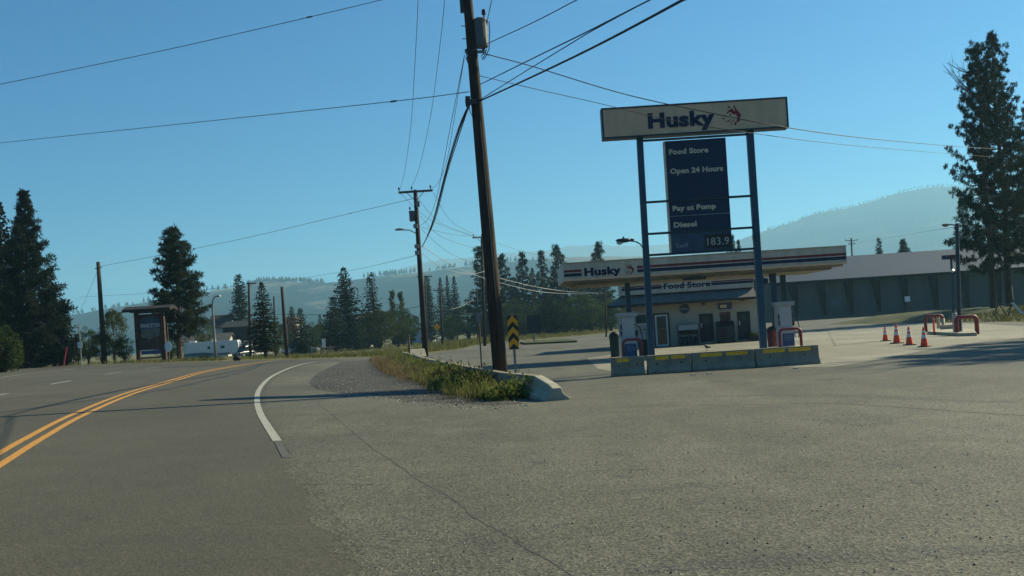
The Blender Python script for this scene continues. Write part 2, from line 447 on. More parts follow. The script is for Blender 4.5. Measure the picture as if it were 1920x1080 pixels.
def catmull(P, n=8):
    P = [Vector(p) for p in P]; out = []
    for i in range(len(P) - 1):
        a, b, c, d = P[max(i - 1, 0)], P[i], P[i + 1], P[min(i + 2, len(P) - 1)]
        for k in range(n):
            t = k / n
            out.append(.5 * ((2 * b) + (c - a) * t + (2 * a - 5 * b + 4 * c - d) * t * t + (3 * b - a - 3 * c + d) * t ** 3))
    return out + [P[-1]]
def ribbon(name, pts, width, m, dz, off=0, jag=0, taper=False, smooth=6):
    rng = random.Random(name + str(off))
    P = catmull([Vector((p.x, p.y, 0)) for p in pts], smooth) if smooth else [Vector((p.x, p.y, 0)) for p in pts]
    L, Rr = [], []
    for i, p in enumerate(P):
        t = (P[min(i + 1, len(P) - 1)] - P[max(i - 1, 0)]).normalized(); nrm = Vector((-t.y, t.x, 0))
        wd = width * (1 + rng.uniform(-jag, jag)) / 2
        if taper: wd *= math.sin(math.pi * (i + .5) / len(P)) ** .5
        c = p + nrm * (off + (rng.uniform(-1, 1) * width * jag * .5 if jag else 0))
        L.append(c + nrm * wd); Rr.append(c - nrm * wd)
    return sheet(name, L + Rr[::-1], m, dz)

far = [(-9000, -300), (-60, -300), (9000, -300), (9000, 400), (-9000, 400)]
gb = MB()
gx = sorted(set([-8200, -2000, -600, -300, -160] + list(range(-120, 0, 4)) + XB + [-6, -5, 30, 80, 300, 2000, 8200])); gy = [-300, -30, 0, 20] + list(range(32, 200, 4)) + [240, 300, 500, 900, 2000, 7500]
for y in gy: gb.v += [(x, y, zg(x, y)) for x in gx]
for j in range(len(gy) - 1):
    for i in range(len(gx) - 1): q = j * len(gx) + i; gb.f.append((q, q + 1, q + len(gx) + 1, q + len(gx)))
gm = gb.build('ground', M['ground']); gm['kind'] = 'structure'
bm = bmesh.new(); bm.from_mesh(gm.data); bmesh.ops.remove_doubles(bm, verts=bm.verts[:], dist=.001); bm.to_mesh(gm.data); bm.free()

far_edge = [G(x, y, True) for x, y in ((0, 691), (80, 687.5), (160, 684.5), (320, 679.5), (430, 677), (520, 674.5), (620, 672), (700, 670.5), (770, 667), (809, 662.5), (860, 656), (889, 648), (953, 641), (1015, 636), (1082, 630.5), (1135, 626), (1300, 614), (1490, 601.5), (1740, 587), (1800, 590), (1840, 602), (1920, 605))]
road_poly = [(-70, 130), *far_edge, (70, 65), (80, -30), (-70, -30)]
road_poly = [(p[0], p[1]) for p in road_poly]
road_poly[0] = (-80, 118)
sheet('road', road_poly, M['road'], .004)
lot_left = [G(x, y) for x, y in ((640, 676), (590, 683), (540, 697), (508, 716), (498, 738), (500, 765), (515, 800), (548, 855), (600, 930), (655, 1005), (712, 1078))]
def lerp_edge(w):
    out = []
    P = catmull([Vector((p.x, p.y, 0)) for p in lot_left[4:]] + [Vector((-.9, 3, 0))], 14); rr = random.Random(int(w * 100))
    for i, p in enumerate(P): out.append((p.x - w * (.5 + rr.random()) * (.4 + 7 / p.y), p.y))
    return out, [(p.x + .15, p.y) for p in P]
M['fringe'] = asphalt('shoulder_asphalt', (0.079, 0.072, 0.048), (0.097, 0.090, 0.060), grain=.8, patch=1.0, stain=.6)
L_, R_ = lerp_edge(.16)
sheet('road_shoulder', L_ + R_[::-1], M['fringe'], .0055)
rng = random.Random(3)
lot_poly = [(p.x, p.y) for p in far_edge[6:]] + [(69, 64.5), (79, -29), (-.6, -29), (-.8, 2), (-1.0, 4)] + [(p.x + rng.uniform(-.045, .045), p.y) for p in catmull([Vector((q.x, q.y, 0)) for q in lot_left], 14)[::-1]]
sheet('parking_lot', lot_poly, M['lot'], .007)
sun_glare = [G(x, y) for x, y in ((1120, 691), (1150, 697), (1300, 690), (1560, 688), (1640, 676), (1760, 652), (1850, 640), (1920, 634), (1920, 612), (1850, 608), (1740, 604), (1500, 624), (1430, 640), (1240, 652), (1100, 672))]
sheet('sun_glare_sheet', [(p.x, p.y) for p in sun_glare], M['sun_glare'], .0085)  # pale sheet stands in for grazing sun glare on the asphalt
gv = [G(x, y) for x, y in ((640, 679), (700, 675), (762, 671), (790, 690), (840, 715), (950, 742), (985, 758), (930, 761), (840, 757), (760, 752), (700, 742), (630, 737), (592, 730), (578, 718), (596, 700))]
sheet('gravel_shoulder', [(p.x, p.y) for p in gv], M['gravel'], .0085)

yl = [G(x, y) for x, y in ((-160, 960), (0, 861), (67, 821), (145, 779), (238, 740), (316, 716.5), (378, 698.5), (444, 686), (484, 680.5), (510, 677.5))]
ribbon('centre_line', yl, .13, M['yellow_line'], .0105, .14)
ribbon('centre_line', yl, .13, M['yellow_line'], .0105, -.14)
wl = [G(x, y) for x, y in ((520, 827.6), (502, 800), (488, 775.6), (482, 753), (485, 733), (498, 715.6), (515.6, 703), (547, 689), (582, 680), (622, 675.6), (700, 671.6), (765, 667.8))]
ribbon('edge_line', wl, .135, M['white_line'], .0105)
ribbon('worn_edge_line', [G(520.5, 829), G(528, 843), G(537, 859)], .10, M['white_faint'], .0105)
ribbon('far_edge_line', [G(x, y) for x, y in ((-240, 738), (-100, 720), (0, 708), (70, 699.5), (138, 692))], .16, M['white_line'], .0105)
for a, b in (((-30, 746), (14, 738.5)), ((94, 721), (134, 714)), ((196, 702.2), (227, 698.4)), ((274, 691.2), (298, 688.6))):
    ribbon('lane_dash', [G(*a), G(*b)], .14, M['white_line'], .0105, smooth=0)
ribbon('tar_seam', [G(x, y) for x, y in ((-60, 782), (60, 766), (160, 752), (240, 741), (330, 727), (380, 715), (430, 704), (478, 690), (492, 682))], .22, M['tar'], .0075, jag=.35)
ribbon('pavement_crack', [G(x, y) for x, y in ((578, 742), (600, 760), (640, 793), (697, 840), (734, 864), (791, 905), (840, 931), (897, 976), (941, 1000), (990, 1031), (1068, 1078), (1150, 1140))], .018, M['crack'], .0092, jag=.9, smooth=9)
ribbon('pavement_crack', [G(x, y) for x, y in ((1190, 764), (1300, 761), (1400, 760), (1500, 757.5), (1580, 758), (1680, 764), (1780, 771), (1930, 781))], .05, M['crack'], .0092, jag=.7, smooth=7)
ribbon('pavement_crack', [G(x, y) for x, y in ((560, 911), (620, 909), (700, 910))], .018, M['crack'], .0092, jag=.9)
for a, b in (((1138, 854), (1196, 852)), ((1165, 883), (1218, 881)), ((1150, 893), (1190, 896)), ((1045, 820), (1064, 817))):
    ribbon('pavement_scar', [G(*a), G(*b)], .05, M['crack'], .0092, jag=.7, taper=True, smooth=5)
for c, rx, ry in (((1600, 787), 95, 12), ((1625, 790), 55, 8)):
    rr = random.Random(c[0]); pts = []
    for k in range(22):
        an = 2 * math.pi * k / 22; q = rr.uniform(.65, 1.15)
        pts.append(G(c[0] + rx * q * math.cos(an), c[1] - ry * q * math.sin(an)))
    sheet('asphalt_patch', [(p.x, p.y) for p in pts], M['patch'], .0083 if rx > 60 else .0098)

ribbon('dark_lot_band', [G(x, y) for x, y in ((1180, 1076), (1330, 1060), (1500, 1050), (1650, 1043), (1800, 1034), (2000, 1022))], .34, M['dark_lot'], .0083, jag=.25, taper=True, smooth=10)  # near band: asphalt only made slightly darker than the lot around it
ribbon('dark_lot_band', [G(x, y) for x, y in ((1290, 747), (1420, 742), (1560, 742), (1700, 747), (1900, 756))], .5, M['dark_lot'], .0083, jag=.3, taper=True, smooth=9)
for c, rx, ry in (((1350, 716), 26, 3.0), ((1560, 712), 18, 2), ((1010, 868), 16, 4), ((1420, 935), 14, 4), ((930, 800), 12, 3), ((1725, 905), 20, 5)):
    rr = random.Random(c[0]); pts = []
    for k in range(26):
        an = 2 * math.pi * k / 26; q = rr.uniform(.5, 1.2)
        pts.append(G(c[0] + rx * q * math.cos(an), c[1] - ry * q * math.sin(an)))
    sheet('oil_stain', [(p.x, p.y) for p in pts], M['dark_lot'], .0087)

# grassy bank under the pines, beyond the lot
bk = MB(); nx, ny = 26, 14
bx0, bx1, by0, by1 = 31.5, 78, 66, 112
for j in range(ny + 1):
    for i in range(nx + 1):
        x = bx0 + (bx1 - bx0) * i / nx; y = by0 + (by1 - by0) * j / ny
        e = min(i / 4, (nx - i) / 3, j / 4, (ny - j) / 2.5, 1)
        h = .8 * e * e * (3 - 2 * e) + .10 * math.sin(x * .9) * math.cos(y * .7) * min(1, e * 2)
        bk.v.append((x - (y - by0) * .02, y, h - .05 if e > 0 else -.05))
for j in range(ny):
    for i in range(nx):
        a = j * (nx + 1) + i; bk.f.append((a, a + 1, a + nx + 2, a + nx + 1))
tag(bk.build('grass_bank', M['bank'], smooth=True), kind='structure')

# low grass island in the lot
ip = [G(x, y) for x, y in ((985, 646.5), (1082, 642), (1082, 640), (1060, 638), (1000, 640.5), (975, 644))]
im = MB(); im.add([(p.x, p.y, .0) for p in ip] + [(p.x, p.y, .16) for p in ip], [(0,1,2,3,4,5)[::-1], (6,7,8,9,10,11)] + [(i, (i + 1) % 6, (i + 1) % 6 + 6, i + 6) for i in range(6)])
tag(im.build('traffic_island', M['bank']), kind='structure')

# ------------------------------------------------------------------ hills
def hill_mat(name, cols, scale, thr=(.42, .58), zmid=None, zspan=60):
    mt = bpy.data.materials.new(name); mt.use_nodes = True
    n = mt.node_tree.nodes; l = mt.node_tree.links
    p = n['Principled BSDF']; p.inputs['Roughness'].default_value = 1; p.inputs['Specular IOR Level'].default_value = 0
    tc = n.new('ShaderNodeTexCoord'); mp = n.new('ShaderNodeMapping'); mp.inputs['Scale'].default_value = (1, .55, 3.0)
    z = n.new('ShaderNodeTexNoise'); z.inputs['Scale'].default_value = scale; z.inputs['Detail'].default_value = 12; z.inputs['Roughness'].default_value = .72
    l.new(tc.outputs['Object'], mp.inputs[0]); l.new(mp.outputs[0], z.inputs['Vector'])
    fac = z.outputs['Fac']
    if zmid:
        sx = n.new('ShaderNodeSeparateXYZ'); l.new(tc.outputs['Object'], sx.inputs[0])
        mr = n.new('ShaderNodeMapRange'); mr.inputs[1].default_value = zmid - zspan; mr.inputs[2].default_value = zmid + zspan; mr.inputs[3].default_value = -.16; mr.inputs[4].default_value = .12
        l.new(sx.outputs[2], mr.inputs[0])
        ad = n.new('ShaderNodeMath'); ad.operation = 'ADD'; l.new(fac, ad.inputs[0]); l.new(mr.outputs[0], ad.inputs[1]); fac = ad.outputs[0]
    r = n.new('ShaderNodeValToRGB'); r.color_ramp.elements[0].position = thr[0]; r.color_ramp.elements[1].position = thr[1]
    r.color_ramp.elements[0].color = (*cols[0], 1); r.color_ramp.elements[1].color = (*cols[1], 1)
    l.new(fac, r.inputs[0]); l.new(r.outputs[0], p.inputs['Base Color'])
    return mt
def hill(name, prof, D, front, m, amp, seed):
    """a ridge along X at depth D whose crest follows measured heights, with rough slopes in front and behind"""
    xs = [p[0] for p in prof]; ys = [p[1] for p in prof]
    X0, X1 = W(xs[0], ys[0], D).x, W(xs[-1], ys[-1], D).x
    Xs = [W(x, y, D).x for x, y in prof]; Zs = [W(x, y, D).z for x, y in prof]
    n, mrows = 260, 26
    rng = np.random.default_rng(seed)
    ph = rng.uniform(0, 6.28, (14,)); kx = rng.uniform(.002, .03, 14) * (1200 / D); ky = rng.uniform(.002, .03, 14) * (1200 / D)
    mb = MB()
    for j in range(mrows + 1):
        t = j / mrows * 1.35          # 1 = crest
        for i in range(n + 1):
            X = X0 + (X1 - X0) * i / n
            zc = np.interp(X, Xs, Zs)
            if t <= 1: s = t ** 1.25
            else: s = 1 - (t - 1) * 1.3
            Y = D - front + front * t
            nz = sum(math.sin(X * a + Y * b + c) / (1 + k * .35) for k, (a, b, c) in enumerate(zip(kx, ky, ph))) / 4
            z = zc * s + amp * nz * math.sin(math.pi * min(t, 1)) + (rng.uniform(-1, 1) * amp * .07)
            Xd = X * Y / D if t <= 1 else X
            mb.v.append((Xd, Y, max(z, -3)))
    for j in range(mrows):
        for i in range(n):
            a = j * (n + 1) + i; mb.f.append((a, a + 1, a + n + 2, a + n + 1))
    return tag(mb.build(name, m, smooth=True), kind='structure'), (Xs, Zs, D)
HA = [(-300, 622), (-100, 606), (0, 600), (141, 588), (197, 579), (300, 562), (378, 549), (393, 544.5), (446, 537), (494, 528), (555, 527), (616, 529), (638, 528), (686, 520), (730, 515), (785, 509), (860, 500), (887, 497), (971, 488), (1015, 484), (1078, 480), (1154, 479), (1260, 482), (1400, 492), (1560, 500), (1750, 510), (1950, 512), (2200, 520)]
HB = [(560, 560), (650, 535), (710, 516), (738, 509), (766, 498), (794, 491), (831, 484), (868, 482), (901, 478), (936, 473), (993, 470), (1020, 468), (1051, 463), (1069, 458), (1095, 459), (1120, 455.6), (1148, 459), (1216, 458), (1246, 456), (1330, 456), (1420, 460), (1600, 480)]
HC = [(1180, 510), (1300, 474), (1380, 450), (1400, 443), (1430, 432), (1480, 418), (1523, 400), (1547, 395), (1590, 388), (1630, 378), (1677, 362), (1710, 354), (1740, 349), (1790, 347), (1830, 352), (1920, 372), (2050, 405), (2300, 440)]
hA, iA = hill('hills', HA, 2700, 1150, hill_mat('valley_hillside', ((.012, .018, .020), (.135, .120, .085)), .0045, (.48, .56), 128, 66), 16, 4)
hC, iC = hill('hills', HC, 4300, 1800, hill_mat('mountain_side', ((.014, .018, .028), (.070, .060, .066)), .0028, (.44, .60), 210, -170), 28, 6)
hB, iB = hill('hills', HB, 6400, 1700, hill_mat('far_mountain', ((.04, .05, .045), (.08, .085, .07)), .003), 10, 5)
ft = MB(); rng = random.Random(8)
def ridge_tree(X, Y, z, h):
    n = 5; r = h * rng.uniform(.22, .34)
    vs = []
    for lev, (rr, zz) in enumerate(((1, .05), (.72, .45), (.3, .8))):
        vs += [(X + r * rr * rng.uniform(.7, 1.2) * math.cos(2 * math.pi * k / n + lev), Y + r * rr * math.sin(2 * math.pi * k / n + lev), z + h * zz) for k in range(n)]
    vs.append((X, Y, z + h))
    fs = [(a * n + k, a * n + (k + 1) % n, (a + 1) * n + (k + 1) % n, (a + 1) * n + k) for a in range(2) for k in range(n)] + [(2 * n + k, 2 * n + (k + 1) % n, 3 * n) for k in range(n)]
    ft.add(vs, fs)
Xs, Zs, D = iA
for _ in range(330):
    px = rng.choice([rng.uniform(130, 640), rng.gauss(560, 30), rng.gauss(490, 40), rng.gauss(735, 20), rng.gauss(900, 60)])
    X = W(px, 540, D).x
    h = rng.uniform(5, 15)
    ridge_tree(X, D - rng.uniform(-4, 30), float(np.interp(X, Xs, Zs)) - rng.uniform(.5, 3), h)
Xs, Zs, D = iC
for _ in range(260):
    px = rng.uniform(1430, 1860); X = W(px, 380, D).x
    ridge_tree(X, D - rng.uniform(-10, 40), float(np.interp(X, Xs, Zs)) - rng.uniform(1, 8), rng.uniform(5, 12))
tag(ft.build('far_forest', M['needle_dark']), kind='stuff')

# ------------------------------------------------------------------ trees
class Tri:
    def __init__(s): s.v = []; s.n = 0
    def quad(s, p, a, b):       # kite shaped leaf/spray: base p, along a, across b
        s.v += [p, p + a * .45 + b, p + a, p + a * .45 - b]
    def mesh(s, name, m):
        me = bpy.data.meshes.new(name); n = len(s.v)
        co = np.array([tuple(q) for q in s.v], dtype=np.float32)
        me.vertices.add(n); me.vertices.foreach_set('co', co.ravel())
        me.loops.add(n); me.loops.foreach_set('vertex_index', np.arange(n, dtype=np.int32))
        me.polygons.add(n // 4); me.polygons.foreach_set('loop_start', np.arange(0, n, 4, dtype=np.int32))
        me.update(calc_edges=True); me.validate(); me.materials.append(m)
        return me
def rv(rng):
    while True:
        v = Vector((rng.uniform(-1, 1), rng.uniform(-1, 1), rng.uniform(-1, 1)))
        if .05 < v.length < 1: return v.normalized()
def conifer(seed, H, Rad, m, whorl=.36, nb=8, clear=.06, power=.85, droop=.25, spray=.55, width=.10, ragged=.25, double=False, gap=0.0, tip=0.0):
    rng = random.Random(seed); T = Tri(); tr = MB()
    tr.tube([(0, 0, -.3), (0, 0, H * .3), (rng.uniform(-.1, .1), 0, H * .7), (0, 0, H * .985)], [H * .016 + .05, H * .012 + .04, H * .006 + .02, .015], 7)
    tops = [(0, 0, H)]
    if double: tops.append((Rad * .33, .2, H * .95))
    for (ox, oy, HH) in tops:
        z = HH * clear
        while z < HH * .995:
            t = (z - HH * clear) / (HH * (1 - clear))
            prof = (1 - t) ** power * (.55 + .45 * min(1, t * 7))
            k = max(3, int(nb * (.45 + .55 * (1 - t))))
            a0 = rng.uniform(0, 6.28)
            for i in range(k):
                if rng.random() < gap: continue
                an = a0 + 6.283 * i / k + rng.uniform(-.25, .25)
                L = Rad * prof * rng.uniform(1 - ragged, 1 + ragged * .6) + .10
                up = -droop + .75 * t + rng.uniform(-.12, .12)
                d = Vector((math.cos(an), math.sin(an), up)).normalized()
                side = d.cross(Vector((0, 0, 1))).normalized()
                base = Vector((ox, oy, z + rng.uniform(-.1, .1)))
                if L > .9 and i % 2 == 0: tr.tube([base, base + d * L * .75], [.03 + L * .008, .008], 3, False)
                steps = max(2, int(L / (spray * .42)))
                for q in range(steps):
                    f = (q + rng.uniform(.2, 1)) / steps
                    p = base + d * L * f + Vector((0, 0, -droop * .25 * L * f * f + rng.uniform(-.06, .06)))
                    ln = spray * (1 - .35 * f) * rng.uniform(.7, 1.25) * (.45 + .55 * (1 - t) + tip)
                    for sgn in (-1, 1):
                        dd = (d * rng.uniform(.35, 1) + side * sgn * rng.uniform(.25, 1.0) + Vector((0, 0, rng.uniform(-.55, .12)))).normalized()
                        b = dd.cross(rv(rng)).normalized() * width * rng.uniform(.7, 1.4)
                        T.quad(p, dd * ln, b)
            z += whorl * rng.uniform(.75, 1.25) * (.55 + .45 * (1 - t))
        for _ in range(14):
            T.quad(Vector((ox, oy, HH * rng.uniform(.95, .99))), Vector((rng.uniform(-.25, .25), rng.uniform(-.25, .25), .5)).normalized() * spray * .7, rv(rng) * width * .6)
    return tr.mesh('trunk', M['bark']), T.mesh('crown', m)
def pine(seed, H, Rad, m, clear=.25, nbr=80, power=.55, tuft=.42, per=8, ragged=.5, bark='bark_pine', dead=0, sub=6, lowdroop=.35, clump=1.0, dens=.62):
    """open crowned pine: limbs that carry rounded clumps of needle tufts, with sky between the clumps"""
    rng = random.Random(seed); T = Tri(); tr = MB()
    lean = rng.uniform(-.02, .02) * H
    def axis(z): return Vector((lean * (z / H) ** 2 + .12 * math.sin(z * .5), .1 * math.cos(z * .4), z))
    zs = [-.4] + [H * k / 9 for k in range(1, 10)]
    tr.tube([axis(z) if z > 0 else Vector((0, .1, z)) for z in zs], [max(.02, (H * .0165 + .05) * (1 - max(z, 0) / H) ** .8 + .015) for z in zs], 9)
    def tuft_at(p, d, s):
        for _ in range(per):
            dd = (d * rng.uniform(.2, 1.1) + rv(rng) * .95).normalized()
            T.quad(p + rv(rng) * .05, dd * s * rng.uniform(.6, 1.15), dd.cross(rv(rng)).normalized() * s * .095)
    for i in range(nbr):
        t = ((i + rng.random()) / nbr) ** .9
        z = H * (clear + (1 - clear) * t) * .985
        prof = (1 - t) ** power * (.6 + .4 * min(1, t * 5)) + .06
        L = Rad * prof * rng.uniform(1 - ragged, 1 + ragged * .5)
        an = i * 2.4 + rng.uniform(-.5, .5)
        d = Vector((math.cos(an), math.sin(an), -lowdroop + 1.05 * t + rng.uniform(-.2, .25))).normalized()
        b = axis(z); mid = b + d * L * .5 + Vector((0, 0, -.06 * L)); e = b + d * L + Vector((0, 0, .12 * L))
        tr.tube([b, mid, e], [.02 + L * .014, .016 + L * .006, .008], 4, False)
        nc = max(1, int(L / dens))
        for q in range(nc):
            f = min(1, (.35 + .65 * (q + rng.uniform(.5, 1)) / nc))
            p = b.lerp(mid, f * 2) if f < .5 else mid.lerp(e, f * 2 - 1)
            cr = clump * rng.uniform(.28, .50) * (.7 + .12 * L)
            o0 = rv(rng); o0.z *= .4; p = p + o0 * cr * (.9 if f < .95 else .2)
            for _ in range(sub):
                o = rv(rng) * rng.uniform(.3, 1); o.z = o.z * .6 + .1
                tuft_at(p + o * cr, (d * .3 + o * .9 + Vector((0, 0, .3))).normalized(), tuft * rng.uniform(.75, 1.2))
    for _ in range(7): tuft_at(axis(H * rng.uniform(.95, .995)), Vector((0, 0, 1)), tuft)
    for k in range(dead):
        z = H * rng.uniform(.74, .93); an = math.pi + rng.uniform(-.9, .9) - DEADROT; L = rng.uniform(2.2, 4.2)
        d = Vector((math.cos(an), math.sin(an), rng.uniform(.1, .7))); b = axis(z)
        pts = [b, b + d * L * .5 + rv(rng) * .15, b + d * L + Vector((0, 0, .3))]
        tr.tube(pts, [.06, .045, .02], 4, False)
        for _ in range(4):
            s = pts[0].lerp(pts[2], rng.uniform(.4, .95)); q = rv(rng) * .9; tr.tube([s, s + q + d * .3 + Vector((0, 0, .35))], [.03, .012], 3, False)
    return tr.mesh('trunk', M[bark]), T.mesh('crown', m)
DEADROT = .4
def broadleaf(seed, H, Rad, m, clumps=70, leaves=85, leaf=.22, low=.12, tall=1.0, multi=3):
    rng = random.Random(seed); T = Tri(); tr = MB()
    zc = H * (low + (1 - low) * .5); hz = H * (1 - low) * .5
    for k in range(multi):
        an = 6.28 * k / multi + rng.uniform(0, 1); o = Vector((math.cos(an), math.sin(an), 0))
        tr.tube([o * .08 + Vector((0, 0, -.3)), o * Rad * .15 + Vector((0, 0, H * .3)), o * Rad * .45 + Vector((0, 0, H * .72))], [H * .017 + .03, H * .011 + .02, .02], 6)
    for k in range(clumps):
        v = rv(rng); rr = rng.uniform(.45, 1.0) ** .6
        zz = v.z * rr
        sh = math.sqrt(max(0.05, 1 - max(0, zz) ** 2 * .4))
        c = Vector((v.x * rr * Rad * sh * rng.uniform(.75, 1.12), v.y * rr * Rad * sh, zc + zz * hz))
        s = Rad * rng.uniform(.20, .34) * (.7 if zz > .6 else 1)
        tr.tube([Vector((0, 0, max(H * .15, c.z - Rad * .6))), c], [.025, .008], 3, False)
        for _ in range(leaves):
            o = rv(rng) * s * rng.uniform(.3, 1) ** .5; o.z *= .75
            dd = rv(rng); dd.z = dd.z * .6 - .15
            T.quad(c + o, dd * leaf * rng.uniform(.7, 1.3), dd.cross(rv(rng)).normalized() * leaf * .38)
    return tr.mesh('trunk', M['bark']), T.mesh('crown', m)
def poplar(seed, H, Rad, m, n=2600, leaf=.25):
    rng = random.Random(seed); T = Tri(); tr = MB()
    tr.tube([(0, 0, -.3), (0, 0, H * .5), (0, 0, H * .96)], [.16, .10, .02], 6)
    for k in range(44):
        t = rng.uniform(.1, .97); an = rng.uniform(0, 6.28); b = Vector((0, 0, H * t * .93)); L = Rad * 1.9 * (1 - t) ** .5 + .4
        d = Vector((math.cos(an) * .32, math.sin(an) * .32, 1)).normalized()
        tr.tube([b, b + d * L], [.03, .008], 3, False)
        for _ in range(n // 44):
            f = rng.uniform(.1, 1.05); p = b + d * L * f + rv(rng) * Rad * .28 * (1.1 - t * .6)
            dd = rv(rng); T.quad(p, dd * leaf * rng.uniform(.7, 1.2), dd.cross(rv(rng)).normalized() * leaf * .38)
    return tr.mesh('trunk', M['bark']), T.mesh('crown', m)

PROTO = {
    'spruce1': (conifer(11, 12, 2.6, M['needle_blue'], .30, 9, .13, .9, .30, .60, .11), 12, 2.6),
    'spruce2': (conifer(12, 12, 2.2, M['needle_dark'], .30, 9, .04, .8, .22, .55, .11, .35), 12, 2.2),
    'fir': (conifer(13, 14, 3.6, M['needle_dark'], .34, 10, .05, .72, .18, .75, .13, .35), 14, 3.6),
    'spire': (conifer(14, 14, 2.0, M['needle_dark'], .34, 7, .08, .95, .35, .55, .10, .45, True, .12), 14, 2.0),
    'column': (conifer(15, 12, 1.9, M['needle_pine'], .28, 9, .04, .45, -.05, .60, .13, .35), 12, 1.9),
    'pine1': (pine(21, 15, 3.4, M['needle_pine'], .20, 150, .72, .46, 8, .5, sub=8, dens=.5, lowdroop=.2), 15, 3.4),
    'pine2': (pine(22, 15, 3.0, M['needle_dark'], .10, 105, .62, .50, 7, .5, sub=7), 15, 3.0),
    'pine3': (pine(23, 16, 2.7, M['needle_pine'], .06, 120, .70, .5, 7, .45, sub=7), 16, 2.7),
    'olive1': (broadleaf(31, 8, 2.8, M['leaf_olive']), 8, 2.8),
    'green1': (broadleaf(32, 8, 3.2, M['leaf_green'], 80, 85), 8, 3.2),
    'rust': (broadleaf(33, 6, 2.2, M['leaf_rust'], 50, 70), 6, 2.2),
    'shrub': (broadleaf(34, 2.2, 1.4, M['leaf_green'], 60, 90, .13, .0), 2.2, 1.4),
    'poplar': (poplar(41, 13, 1.2, M['leaf_olive']), 13, 1.2),
}
big1 = pine(51, 21, 4.6, M['needle_dark'], .16, 165, .52, .29, 11, .5, dead=7, sub=11, dens=.60, clump=.9)
big2 = pine(52, 22, 4.2, M['needle_dark'], .20, 165, .60, .29, 11, .5, dead=1, sub=11, dens=.60, clump=.9)
left1 = pine(53, 19, 5.6, M['needle_dark'],   .02, 240, 1.15, .46, 8, .40, sub=9, lowdroop=.2, clump=1.15)
left2 = conifer(54, 18, 4.6, M['needle_dark'], .40, 11, .03, .8, .1, .85, .15, .3)
PROTO['big1'] = (big1, 21, 4.6); PROTO['big2'] = (big2, 22, 4.2); PROTO['left1'] = (left1, 19, 5.6); PROTO['left2'] = (left2, 18, 4.6)
TREE_N = {'spruce': 'spruce_tree', 'fir': 'fir_tree', 'spire': 'spruce_tree', 'column': 'pine_tree', 'pine': 'pine_tree', 'big': 'pine_tree', 'left': 'pine_tree', 'olive': 'deciduous_tree', 'green': 'deciduous_tree', 'rust': 'deciduous_tree', 'shrub': 'shrub', 'poplar': 'poplar_tree'}
rngT = random.Random(77)
def tree(kind, x, top, half, Y, label, group=None, base_y=None, z=None, rot=None):
    """stands a tree at photo column x and depth Y (or on the ground at base_y); its top reaches photo row `top`"""
    (tm, cm), h0, r0 = PROTO[kind]
    if group in (GM, GR) and Y >= 100: Y *= 1.6
    if base_y: g = G(x, base_y)
    else:
        a, _ = ray(x, 650); g = Vector((a * Y, Y, zg(a * Y, Y)))
    if z is not None: g.z = z
    ztop = W(x, top, g.y).z; h = ztop - g.z; s = h / h0; r = half * g.y / FPX / r0
    k = [v for v in TREE_N if kind.startswith(v)][0]
    r *= {'spruce': 1.4, 'fir': 1.3, 'spire': 1.35, 'column': 1.2, 'pine': 1.22, 'big': 1.08, 'left': 1.05}.get(k, 1.12)
    t = thing(TREE_N[k], label, 'shrub' if k == 'shrub' else 'tree', g, rngT.uniform(0, 6.28) if rot is None else rot, group)
    t.scale = (r, r, s)
    for nme, me in (('trunk', tm), ('crown', cm)):
        o = bpy.data.objects.new(nme, me); COL.objects.link(o); o.parent = t
    return t
GL, GM, GR, GF = 'trees left of the road', 'trees behind the bend', 'dark trees behind the lot', 'trees by the arena'
tree('left2', 14, 380, 74, 100, 'tall dark conifer cut by the picture edge, with a feathery bare tip', GL)
tree('left1', 60, 358, 84, 94, 'tallest dense dark pine beside the picture edge, narrow at its top', GL, rot=.6)
tree('fir', -28, 395, 60, 104, 'dark conifer at the very edge behind the feathery tipped one', GL)
tree('shrub', 6, 607, 34, 74, 'round yellow green shrub at the road edge under the tall dark pines')
tree('spruce2', 122, 560, 20, 102, 'short dark spruce at the skirt of the tallest pine', GL)
tree('green1', 165, 612, 20, 104, 'small dark green tree just left of the bare wooden pole', GL)
tree('olive1', 214, 575, 24, 118, 'olive green tree between the bare pole and the timber sign', GL)
tree('olive1', 190, 622, 20, 96, 'low olive bush right of the bare pole')
tree('green1', 232, 628, 16, 98, 'low green bush at the left leg of the timber sign')
tree('pine1', 338, 428, 50, 100, 'dense pine with a knobbly crown standing right behind the timber sign', GL, rot=2.0)
tree('olive1', 375, 590, 26, 192, 'olive leafy tree between the big pine and the curved street lamp', GL)
tree('column', 455, 516, 21, 143, 'columnar dark conifer behind the black sided building', GM)
tree('spruce1', 497, 529, 30, 94, 'layered spruce with drooping boughs beside the parked white car', GM)
tree('olive1', 520, 600, 16, 120, 'small leafy tree between the layered spruce and a bare pole', GM)
tree('rust', 541, 594, 16, 132, 'rusty red leafed tree behind the white gable', GM)
tree('column', 551, 576, 11, 140, 'distant rounded pine above the rusty red tree', GM)
tree('spruce2', 567, 578, 21, 101, 'small bushy spruce in front of the silver sedan', GM)
tree('spruce2', 603, 590, 11, 135, 'thin distant spruce left of the big spreading fir', GM)
tree('green1', 592, 612, 12, 130, 'small green bush beside the thin distant spruce', GM)
tree('fir', 653, 502, 38, 118, 'big spreading dark fir in the middle of the bend', GM)
tree('spruce1', 629, 556, 27, 104, 'pointed spruce standing in front of the big spreading fir', GM)
tree('spire', 705, 511, 24, 118, 'narrow twin topped spruce right of the big fir', GM)
tree('olive1', 712, 578, 34, 105, 'wide olive leafy tree under the twin topped spruce', GM)
tree('spruce2', 668, 612, 16, 108, 'low dark spruce in front of the pale house', GM)
tree('green1', 585, 604, 20, 125, 'leafy tree behind the silver sedan', GM)
tree('olive1', 612, 600, 20, 128, 'olive leafy tree left of the pointed spruce', GM)
